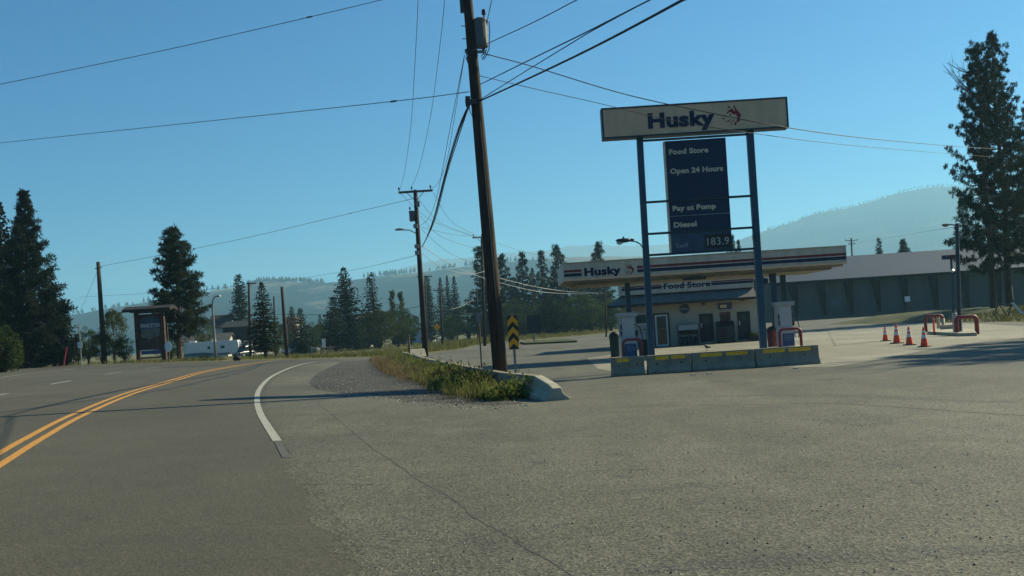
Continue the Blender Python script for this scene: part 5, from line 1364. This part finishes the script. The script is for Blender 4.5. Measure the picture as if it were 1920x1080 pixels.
# ------------------------------------------------------------------ crow on the forecourt
g = G(1326, 657.5)
cr = MB()
rings = [(-.24, .16, .012, .05), (-.12, .17, .03, .035), (-.04, .175, .055, .06), (.05, .20, .07, .075), (.11, .24, .06, .065), (.15, .285, .038, .04), (.175, .31, .042, .042), (.205, .315, .034, .036), (.225, .31, .014, .016), (.275, .297, .003, .004)]
n = 10
for x, z, ry, rz_ in rings: cr.v += [(x, ry * math.cos(2 * math.pi * k / n), z + rz_ * math.sin(2 * math.pi * k / n)) for k in range(n)]
cr.f += [(i * n + k, i * n + (k + 1) % n, (i + 1) * n + (k + 1) % n, (i + 1) * n + k) for i in range(len(rings) - 1) for k in range(n)] + [tuple(range(n)), tuple(range(len(cr.v) - 1, len(cr.v) - n - 1, -1))]
for sy in (-.025, .025):
    cr.tube([(.03, sy, .15), (.02, sy, .07), (.035, sy, .008)], [.012, .007, .006], 5); cr.tube([(-.01, sy, .006), (.08, sy, .006)], .005, 4)
o = cr.build('crow', M['feather'], smooth=True); o.location = (g.x, g.y, .010); o.rotation_euler = (0, 0, R(130)); o.scale = (.85,) * 3
tag(o, 'black crow standing on the forecourt behind the long barrier block', 'bird')

# ------------------------------------------------------------------ cones and bollards on the right
def make_cone():
    t = thing('traffic_cone', '', 'traffic cone', (0, 0, 0), 0, 'orange traffic cones')
    b_ = MB(); b_.box(-.18, .18, -.18, .18, 0, .035); b_.build('base', M['black'], t, bevel=.01)
    prof = lambda z: .135 - (.135 - .028) * (z - .035) / .665
    b_ = MB(); b_.lathe([(prof(.035), .036), (prof(.30), .30)], (0, 0, 0), 16); b_.lathe([(prof(.44), .44), (prof(.50), .50)], (0, 0, 0), 16); b_.lathe([(prof(.58), .58), (prof(.68), .68), (.022, .70)], (0, 0, 0), 16); b_.build('body', M['orange'], t)
    for a, b in ((.30, .44), (.50, .58)):
        c_ = MB(); c_.lathe([(prof(a) + .002, a + .001), (prof(b) + .002, b - .001)], (0, 0, 0), 16); c_.build('collar', M['cone_white'], t)
    return t
cone = make_cone()
for i, (x, y, sc, rz_, lb) in enumerate(((1660.5, 640, .92, .2, 'orange cone with pale collar, leftmost of the four'), (1682, 644.5, 1.10, .5, 'tallest orange cone, with a mostly grey upper half'), (1705.5, 647.5, 1.0, .1, 'orange cone next to the tallest one on its right'), (1733.5, 651, 1.0, .8, 'orange cone nearest the camera, rightmost of the four'))):
    o = cone if i == 0 else copy_tree(cone); g = G(x, y); o.location = (g.x, g.y, .010); o.rotation_euler = (0, 0, rz_); o.scale = (sc,) * 3; o['label'] = lb
YH = G(1740, 623).y
hoop(1738, 1771, 592, YH, 'red and tan pipe hoop on the far side of the orange delineator', r=.085, m2='pipe_tan')
YH2 = G(1800, 629).y
hoop(1796, 1834, 594, YH2, 'dark red pipe hoop beside the lamp post base', r=.095)
g = G(1752, 628); DP = thing('delineator_post', 'slim orange delineator post in front of the red and tan hoop', 'post', (g.x, g.y, .010))
b_ = MB(); b_.lathe([(.17, 0), (.17, .03), (.05, .06)], (0, 0, 0), 12); b_.build('base', M['black'], DP)
b_ = MB(); hh = W(1750, 597, g.y).z; b_.lathe([(.05, .061), (.045, hh * .95), (.02, hh)], (0, 0, 0), 12); b_.build('post', M['orange'], DP)
def bollard(x, yb, yt, Y, r, m, label):
    a, _ = ray(x, yb); mb = MB(); z = W(x, yt, Y).z; mb.lathe([(r, -.1), (r, z - r * .5), (r * .8, z - .02), (r * .3, z)], (0, 0, 0), 12)
    o = mb.build('bollard', M[m], smooth=False); o.location = (a * Y, Y, 0); return tag(o, label, 'bollard', 'steel bollards on the island')
bollard(1760.5, 621, 593, YH + .6, .09, 'pipe_tan', 'tan bollard standing inside the red and tan hoop')
bollard(1792, 626, 586, YH2 + .7, .11, 'pump_grey', 'grey capped bollard beside the dark red hoop')
bollard(1802.5, 620, 600, YH2 + 1.0, .06, 'pipe_tan', 'thin tan bollard inside the dark red hoop')
ips = [G(x, y) for x, y in ((1740, 627), (1800, 631), (1832, 630), (1826, 623), (1790, 619), (1750, 621))]
im = MB(); im.add([(p.x, p.y, .0) for p in ips] + [(p.x, p.y, .15) for p in ips], [(5,4,3,2,1,0), (6,7,8,9,10,11)] + [(i, (i + 1) % 6, (i + 1) % 6 + 6, i + 6) for i in range(6)])
tag(im.build('concrete_island', M['kerb'], bevel=.02), kind='structure')
ub = MB(); p = G(1781, 622); ub.box(-.42, .28, -.2, .2, .151, .36); o = ub.build('utility_box', M['kerb'], bevel=.02); o.location = (p.x, p.y, 0); tag(o, 'low pale utility box on the concrete island between the two hoops', 'utility box')
YR = YH2 + .9
a, _ = ray(1799, 625); b = Vector((a * YR, YR, 0)); RL = thing('lot_lamp', 'tall dark parking lot lamp on the island beside the arena', 'street lamp', b)
tp = W(1794, 419, YR) - b; mb = MB(); mb.tube([(0, 0, .0), tp], [.10, .085], 10); mb.build('pole', M['frame_dark'], RL)
am = MB(); am.tube([tp + Vector((0, 0, -.12)), W(1785, 421, YR) - b, W(1778, 421, YR) - b], .03, 6); ao_ = am.build('lamp_arm', M['frame_dark'], RL)
lh = MB(); q = W(1773, 421.5, YR) - b; lh.lathe([(.02, .06), (.12, .03), (.13, -.02), (.07, -.08), (.01, -.10)], q, 10, 1.4, .9); lh.build('lamp_head', M['grey_tin'], ao_)
YN = YH2 + 1.6; a, _ = ray(1789, 623); b = Vector((a * YN, YN, 0)); SN = thing('street_name_sign', 'blue pole carrying two dark name plates in front of the arena', 'sign', b)
tp = W(1783.5, 486, YN) - b; mb = MB(); mb.tube([(0, 0, 0), tp], .055, 8); mb.build('pole', M['post_blue'], SN)
for x0, x1, mm in ((1766, 1778.5, 'navy_faded'), (1779.5, 1802, 'siding_brown')):
    k = MB(); p0, p1 = W(x0, 483, YN) - b, W(x1, 481, YN) - b; zc = (W(1784, 482, YN) - b).z; k.box(p0.x, p1.x, -.03, .03, zc - .10, zc + .10); k.build('name_plate', M[mm], SN)
k = MB(); q = W(1784.5, 508, YN) - b; k.lathe([(.01, -.07), (.07, -.04), (.08, .02), (.04, .07), (.01, .08)], q + Vector((0, -.07, 0)), 10); k.build('lamp_globe', M['car_white'], SN)
# sawhorse on the bank
g = W(1902, 597, 72); SW = thing('sawhorse', 'sawhorse with one pale plank leg on the grass bank at the picture edge', 'sawhorse', (g.x, 72, 0.42))
zt_ = W(1899, 569, 72).z - .42
lg = MB(); lg.tube([(-.1, 0, zt_), (-.42, -.05, -.1)], .07, 4); lg.build('leg', M['old_wood'], SW)
lg = MB(); lg.add([(-.20, -.1, zt_ + .04), (-.0, -.1, zt_ + .06), (.68, -.1, -.05), (.50, -.1, -.10), (-.20, -.04, zt_ + .04), (-.0, -.04, zt_ + .06), (.68, -.04, -.05), (.50, -.04, -.10)], [(0, 1, 2, 3), (7, 6, 5, 4), (0, 4, 5, 1), (1, 5, 6, 2), (2, 6, 7, 3), (3, 7, 4, 0)]); lg.build('plank_leg', M['trim_white'], SW)
lg = MB(); lg.box(-.12, .0, -.03, 2.2, zt_ - .1, zt_ + .03); lg.build('beam', M['old_wood'], SW)
lg = MB(); lg.tube([(-.1, 2.1, zt_), (-.42, 2.1, -.1)], .06, 4); lg.tube([(0, 2.1, zt_), (.55, 2.1, -.1)], .06, 4); lg.build('leg', M['old_wood'], SW)

# ------------------------------------------------------------------ arena
pa, pb = G(1490, 602.2), G(1727, 587.6)
YA = 172.0; X0 = ray(1452, 604)[0] * YA; yawA = R(-2.5)
FA = Frame(X0, YA, yawA)
AR = thing('arena_building', 'long dark grey arena with a low metal roof and slanted wall ribs', 'building', (X0, YA, 0), yawA)
LA = FA.L(2080, 560)[0]; ze = FA.L(1640, 522)[1]
zr_ = W(1700, 476.5, YA + 13).z
mb = MB(); mb.box(0, LA, 0, 26, -.2, ze + .3); mb.build('wall', M['arena_wall'], AR)
rib = MB(); nr = 16
for x in (1494, 1546, 1597, 1648.5, 1700, 1756, 1814, 1874, 1935):
    a = FA.L(x - 8.5, 524 - (x - 1640) * .079)[0]; b = FA.L(x, 586)[0]
    rb = MB(); zt2 = ze + .2; zb2 = FA.L(x, 586 - (x - 1640) * .055)[1]
    rb.add([(a - .75, -.55, zt2), (a + .7, -.55, zt2), (b + .2, -.55, zb2), (b - .2, -.55, zb2), (a - .75, -.003, zt2), (a + .7, -.003, zt2), (b + .2, -.003, zb2), (b - .2, -.003, zb2)], [(0, 1, 2, 3), (7, 6, 5, 4), (0, 4, 5, 1), (1, 5, 6, 2), (2, 6, 7, 3), (3, 7, 4, 0)])
    rb.build('wall_rib', M['arena_rib'], AR)
rf = MB(); rf.prism_x([(-1.6, ze), (13, zr_), (27.6, ze), (27.6, ze + .25), (13, zr_ + .28), (-1.6, ze + .25)], -.8, LA + .8); ro = rf.build('roof', M['arena_roof'], AR)
fl = MB(); fl.box(-.8, LA + .8, -1.72, -1.602, ze - .18, ze + .27); fl.build('eave_trim', M['arena_rib'], ro)
vt = MB(); a, b = FA.L(1588, 478)[0], FA.L(1606, 478)[0]; vt.box(a + .4, b + .2, 12.4, 13.6, zr_ + .1, zr_ + 1.1); vt.build('roof_vent', M['fascia'], ro)
dk = MB(); a, b = FA.L(1560, 590)[0], FA.L(1578, 590)[0]; dk.box(a, b, -.03, -.003, 1.9, 3.2); dk.build('wall_panel', mat('panel_grey', (.11, .115, .12), .8), AR)
signpost('wall_notice', 'small white square notice on a post in front of the arena wall', 1703, 590, 556, 150, ('rect', .75, .75, -.35), 'steel', 'white_sign', .04)

# ------------------------------------------------------------------ timber welcome sign
YM = 88.0; a0 = ray(284, 674); g0 = Vector((a0[0] * YM, YM, zg(a0[0] * YM, YM))); TS = thing('timber_sign', 'big timber framed welcome sign with a shingled roof by the road', 'sign', g0)
mpx = YM / FPX
def ml(x, y): p = W(x, y, YM) - g0; return p.x, p.z
for x0, x1 in ((255, 262), (302.5, 311)):
    xa, xb = ml(x0, 640)[0], ml(x1, 640)[0]; mb = MB(); mb.box(xa, xb, -.2, .2, -.3, ml(283, 585)[1]); mb.build('post', M['brown_log'], TS, bevel=.04)
xa, xb = ml(261.5, 640)[0], ml(303, 640)[0]
zz = lambda y: ml(283, y)[1]
mb = MB(); mb.box(xa, xb, -.13, .13, zz(587), zz(582)); mb.box(xa, xb, -.1, .1, zz(672), zz(669)); mb.build('beam', M['brown_log'], TS)
mb = MB(); mb.box(xa, xb, -.06, .06, zz(656), zz(638)); mb.build('lower_board', M['siding_brown'], TS)
mb = MB(); mb.box(xa, xb, -.03, .06, zz(637.9), zz(588.5)); bo = mb.build('back_board', M['brown_log'], TS)
def arch(x0, x1, z0, z1, rise, y0, y1):
    pts = [(x0, z0), (x1, z0)] + [(x1 + (x0 - x1) * k / 10, z1 + rise * math.sin(math.pi * k / 10)) for k in range(11)]
    mb = MB(); mb.prism_y(pts, y0, y1); return mb
xl_, xr_ = ml(263, 620)[0], ml(303, 620)[0]
arch(xl_ + .05, xr_ - .05, zz(604), zz(598), .25, -.06, -.032).build('sky_panel', M['sky_panel'], bo)
mb = MB(); mb.box(xl_ - .0, xr_ + .05, -.10, -.04, zz(616), zz(604.2)); bo2 = mb.build('name_board', M['pump_blue'], bo)
tb = MB(); text_mb(tb, 'PRINCETON', xl_ + .1, xr_ - .08, zz(613.8), zz(606.2) - zz(613.8), -.103, .02); tb.build('lettering', M['pale_text'], bo2)
mb = MB(); mb.prism_y([(xl_ + .08, zz(616.2)), (xr_ - .08, zz(616.2)), (xr_ - .08, zz(630)), (xl_ + (xr_ - xl_) * .6, zz(634)), (xl_ + (xr_ - xl_) * .45, zz(636)), (xl_ + .08, zz(632))], -.07, -.04); mb.build('valley_panel', M['scene_panel'], bo)
mb = MB(); mb.box(xl_, xr_, -.09, -.062, zz(664), zz(657)); mb.build('message_board', M['pump_blue'], TS)
x0, x1 = ml(236, 575)[0], ml(332, 570)[0] - .3
mb = MB(); mb.prism_x([(-1.0, zz(579)), (0, zz(573)), (1.0, zz(579)), (1.0, zz(579) - .22), (0, zz(573) - .3), (-1.0, zz(579) - .22)], x0, x1); mb.build('roof', M['siding_dark'], TS)
mb = MB()
for f in (.1, .4, .7, .95): x = x0 + (x1 - x0) * f; mb.box(x - .06, x + .06, -.95, .95, zz(582) - .02, zz(582) + .10)
mb.build('rafter', M['brown_log'], TS)

# ------------------------------------------------------------------ trailer, houses, cars by the bend
YT = 178.0; FT = Frame(ray(344, 668)[0] * YT, YT, R(3)); z0_ = zg(FT.X0, YT)
RV = thing('travel_trailer', 'white and grey travel trailer parked behind the curved street lamp', 'trailer', (FT.X0, YT, z0_), R(3))
lt_ = FT.L(447, 655)[0]; zt_ = FT.L(400, 640)[1] - z0_; zb2 = .55
mb = MB(); mb.prism_y([(0, zb2), (lt_ - .3, zb2), (lt_ - .02, zb2 + .35), (lt_ + .05, zt_ * .75), (lt_ - .12, zt_), (.12, zt_), (0, zt_ - .12)], 0, 2.4); bo = mb.build('body', M['car_white'], RV, bevel=.05)
mb = MB(); mb.prism_y([(.05, zb2 + .05), (lt_ - .9, zb2 + .05), (lt_ - 1.6, zb2 + .35), (lt_ * .6, zb2 + .3), (lt_ * .35, zb2 + .6), (.05, zb2 + .5)], -.012, -.003); mb.build('side_graphic', M['rv_blue'], bo)
mb = MB(); mb.prism_y([(lt_ - 1.35, zt_ - .98), (lt_ - .02, zt_ - .98), (lt_ + .0, zt_ * .72), (lt_ - .3, zt_ - .06), (lt_ - 1.55, zt_ - .06)], -.016, -.003); mb.build('front_cap', M['car_white'], bo)
mb = MB(); mb.prism_y([(lt_ - 1.3, zb2 + .1), (lt_ - .1, zb2 + .12), (lt_ - .05, zb2 + .5), (lt_ - 1.25, zb2 + .3)], -.016, -.003); mb.build('front_skirt', M['car_white'], bo)
for x0, x1 in ((389, 394), (413.5, 421)):
    a, b = FT.L(x0, 650)[0], FT.L(x1, 650)[0]; mb = MB(); mb.box(a, b, -.03, -.003, zt_ - 1.25, zt_ - .8); mb.build('window', M['glass'], bo)
a = FT.L(400, 650)[0]; mb = MB(); mb.box(a, a + .62, -.02, -.003, zb2 + .1, zt_ - .35); d = mb.build('door', M['rv_white'], bo); mb = MB(); mb.box(a + .08, a + .12, -.05, -.021, zb2 + .9, zb2 + 1.05); mb.build('handle', M['black'], d)
for x in (352, 394, 357):
    a = FT.L(x, 642)[0]; mb = MB(); mb.box(a, a + .7, .8, 1.5, zt_ + .002, zt_ + .26); mb.build('roof_unit', M['car_white'], RV, bevel=.06)
for f in (.36, .43):
    mb = MB(); mb.lathe([(.2, 0), (.36, .02), (.36, .2), (.2, .22)], (0, 0, 0), 16); mb.v = [(f * lt_ + x, z, .36 + y) for x, y, z in mb.v]; mb.build('wheel', M['black'], RV)

def house(name, label, x0, x1, yb, ye, yr, Y, wall, roof, depth=7, yaw=0, windows=(), door=None, gable='x', over=.4, cat='house', chim=False):
    """gable='x': ridge parallel to the front; 'y': the gable faces the camera"""
    f = Frame(ray(x0, yb)[0] * Y, Y, yaw); z0 = zg(f.X0, Y); t = thing(name, label, cat, (f.X0, Y, z0), yaw)
    L = f.L(x1, yb)[0]; ze = f.L((x0 + x1) / 2, ye)[1] - z0; zr = W((x0 + x1) / 2, yr, Y + (depth / 2 if gable == 'x' else 0)).z - z0
    mb = MB(); mb.box(0, L, 0, depth, -.3, ze)
    if gable == 'y': mb.prism_y([(0, ze + .001), (L, ze + .001), (L / 2, zr - .05)], 0, depth)
    else: mb.prism_x([(0, ze + .001), (depth, ze + .001), (depth / 2, zr - .05)], 0, L)
    w_ = mb.build('wall', M[wall], t)
    mb = MB()
    if gable == 'x': mb.prism_x([(-over, ze - .1), (depth / 2, zr), (depth + over, ze - .1), (depth + over, ze + .08), (depth / 2, zr + .18), (-over, ze + .08)], -over, L + over)
    else: mb.prism_y([(-over, ze - .12), (L / 2, zr), (L + over, ze - .12), (L + over, ze + .06), (L / 2, zr + .18), (-over, ze + .06)], -over, depth + over)
    r_ = mb.build('roof', M[roof], t)
    if chim: mb = MB(); mb.box(L * .6, L * .6 + .7, depth / 2 - .3, depth / 2 + .3, zr - .6, zr + .9); mb.build('chimney', M['kerb'], r_)
    for (a, b, c, d) in windows:
        mb = MB(); mb.box(a * L - .06, b * L + .06, -.05, -.003, c * ze - .06, d * ze + .06); fr = mb.build('window', M['trim_white'], w_)
        mb = MB(); mb.box(a * L, b * L, -.06, -.051, c * ze, d * ze); mb.build('pane', M['glass'], fr)
    if door:
        mb = MB(); mb.box(door[0] * L, door[1] * L, -.04, -.003, 0, door[2] * ze); d_ = mb.build('door', M['siding_brown'], w_)
        mb = MB(); mb.box(door[0] * L + .1, door[0] * L + .16, -.07, -.041, 1, 1.12); mb.build('handle', M['steel'], d_)
    return t
house('house', 'cream house with a brown hip roof peeking between the street lamp and the black building', 396, 432, 662, 614, 592, 225, 'siding_cream', 'roof_brown', 8, R(4), ((.35, .55, .45, .75), (.7, .88, .45, .75)))
house('garage', 'low outbuilding with a grey roof right behind the travel trailer', 345, 428, 664, 641, 628, 205, 'siding_cream', 'roof_grey', 7, R(3), (), None, 'x', .4, 'garage')
house('barn', 'large black sided building with a flat dark roof right of the cream house', 420, 486, 660, 613, 603, 212, 'siding_dark', 'siding_dark', 9, R(2), ((.78, .9, .55, .75),), (.1, .2, .5), 'x', .3, 'building')
house('garden_shed', 'small shed with an open dark doorway at the front end of the trailer', 447, 468, 662, 642, 640, 190, 'siding_cream', 'roof_grey', 3, R(3), (), (.2, .75, .92), 'x', .15, 'shed')
house('white_gable_house', 'house with a white gable showing behind the rusty red tree', 541, 550, 655, 605, 594, 240, 'siding_cream', 'roof_grey', 8, R(-6), ((.4, .6, .5, .8),), None, 'y')
house('brown_cabin', 'low brown cabin left of the pointed spruce', 606, 652, 654, 636, 627, 225, 'siding_brown', 'siding_brown', 6, 0, ((.2, .35, .4, .75),), (.5, .62, .8), 'x', .4, 'cabin')
house('grey_house', 'grey roofed house between the big fir and the twin topped spruce', 652, 697, 652, 616, 590, 215, 'siding_cream', 'roof_grey', 9, R(6), ((.7, .85, .35, .7), (.25, .4, .35, .7)), (.5, .6, .75), 'x', .5, 'house', True)
house('white_bungalow', 'small pale bungalow seen left of the second utility pole', 766, 806, 645, 628, 615, 240, 'siding_white', 'roof_grey', 7, R(-8), ((.15, .35, .3, .7), (.6, .75, .3, .7)), None, 'y')
house('dark_shed', 'dark low shed under the pale green tree', 735, 764, 648, 627, 622, 230, 'siding_dark', 'roof_grey', 5, 0, (), (.3, .5, .8), 'x', .3, 'shed')

def car(name, label, x, yb, Y, paint_, rz, kind='sedan', L=4.5, Wd=1.8):
    a, _ = ray(x, yb); t = thing(name, label, 'car', (a * Y, Y, zg(a * Y, Y)), rz)
    H_ = 1.45 if kind == 'sedan' else 1.75
    h = L / 2
    body = [(-h, .35), (-h + .05, .75), (-h + .9, .88), (h - 1.1 if kind == 'sedan' else h - .15, .95), (h - .03, .9), (h, .4), (h - .1, .25), (-h + .1, .25)]
    mb = MB(); mb.prism_y(body, -Wd / 2, Wd / 2); b_ = mb.build('body', M[paint_], t, bevel=.08)
    if kind == 'sedan': cab = [(-h + 1.1, .89), (-h + 1.9, H_ - .03), (h - 1.7, H_), (h - .75, .94)]
    else: cab = [(-h + 1.0, .89), (-h + 1.55, H_ - .03), (h - .5, H_), (h - .15, .94)]
    mb = MB(); mb.prism_y(cab, -Wd / 2 + .12, Wd / 2 - .12); mb.build('cabin', M['glass'], t, bevel=.06)
    mb = MB(); x0, x1 = cab[1][0] - .05, cab[2][0] + .05; mb.box(x0, x1, -Wd / 2 + .14, Wd / 2 - .14, H_ - .02, H_ + .04)
    xm = (x0 + x1) / 2; mb.box(xm - .05, xm + .05, -Wd / 2 + .10, Wd / 2 - .10, .9, H_ - .01); mb.build('roof', M[paint_], t, bevel=.02)
    for sx in (-h + .85, h - .85):
        for sy in (-1, 1):
            mb = MB(); mb.lathe([(.2, -.1), (.32, -.09), (.32, .09), (.2, .1)], (0, 0, 0), 14); mb.v = [(sx + x, sy * (Wd / 2 - .08) + z, .32 + y) for x, y, z in mb.v]; w_ = mb.build('wheel', M['black'], t)
            mb = MB(); mb.lathe([(.02, 0), (.2, .004), (.2, .012)], (0, 0, 0), 10); mb.v = [(sx + x, sy * (Wd / 2 + .022 + z * .5), .32 + y) for x, y, z in mb.v]; mb.build('rim', M['steel'], w_)
    for sy in (-1, 1):
        mb = MB(); mb.box(-h - .01, -h + .04, sy * (Wd / 2 - .45) - .16, sy * (Wd / 2 - .45) + .16, .58, .72); mb.build('headlight', M['lamp_glass'], t)
    return t
car('parked_car', 'dark parked car in front of the small shed', 460, 664, 174, 'car_dark', R(60), 'suv', 4.3)
car('parked_car', 'white parked car beside the layered spruce, its side catching the sun', 484, 661, 176, 'car_white', R(50), 'suv', 4.4)
car('parked_car', 'silver parked sedan behind the small bushy spruce', 572, 659.5, 172, 'car_silver', R(176), 'sedan', 4.6)
car('parked_van', 'white parked van half hidden beside the bare dark pole', 549, 657, 185, 'car_white', R(65), 'suv', 4.4)
car('parked_car', 'white car under the dark pines near the slanted red post', 93, 675, 106, 'car_white', R(10), 'sedan', 4.2)
car('parked_car', 'far white car under the trees right of the second utility pole', 838, 636, 270, 'car_white', R(20), 'sedan', 4.4)

# post and rail fence along the bend
FN = thing('post_fence', 'low fence of dark wooden posts along the grass behind the bend', 'fence', (0, 0, 0)); pp = []
for x, y in ((584, 663), (602, 661.5), (620, 660), (640, 658), (662, 656.5), (684, 655), (706, 653.5)):
    g = G(x, y + 1); pp.append(g)
    mb = MB(); mb.tube([(g.x, g.y, g.z - .2), (g.x, g.y, g.z + 1.05)], .09, 6); mb.build('post', M['old_wood'], FN)
rl = MB()
for a, b in zip(pp, pp[1:]): rl.tube([a + Vector((0, -.1, .8)), b + Vector((0, -.1, .8))], .03, 4)
rl.build('rail', M['old_wood'], FN)
for x, y, Y, lb in ((464.5, 664, 88, 'small dark boulder on the verge beside the street lamp'), (445, 672, 82, 'dark round bush on the verge below the front of the travel trailer')):
    g = G(x, y + 4); rng = random.Random(x); mb = MB(); n = 9; pr = [(.05, 0), (.5, .0), (.6, .25), (.45, .55), (.15, .7)]
    for r_, z_ in pr: mb.v += [(r_ * rng.uniform(.8, 1.2) * math.cos(6.283 * k / n), r_ * math.sin(6.283 * k / n) * rng.uniform(.8, 1.2), z_ * rng.uniform(.9, 1.1)) for k in range(n)]
    mb.f = [(i * n + k, i * n + (k + 1) % n, (i + 1) * n + (k + 1) % n, (i + 1) * n + k) for i in range(4) for k in range(n)] + [tuple(range(n)), tuple(4 * n + k for k in range(n))]
    o = mb.build('boulder', M['siding_dark'], smooth=True); o.location = g; o.scale = (.5,) * 3; tag(o, lb, 'boulder')  # the second one is a dark bush, built in the boulder shape

# ------------------------------------------------------------------ haze
hz = MB(); hz.box(-8200, 8200, -400, 7800, -5.5, 525); o = hz.build('haze', bpy.data.materials.new('haze')); tag(o, kind='stuff')
hm = o.data.materials[0]; hm.use_nodes = True; n = hm.node_tree.nodes; l = hm.node_tree.links
n.remove(n['Principled BSDF']); pv = n.new('ShaderNodeVolumePrincipled'); pv.inputs['Color'].default_value = (.42, .78, 1, 1); pv.inputs['Density'].default_value = .000185; pv.inputs['Anisotropy'].default_value = .3
l.new(pv.outputs[0], n['Material Output'].inputs['Volume'])
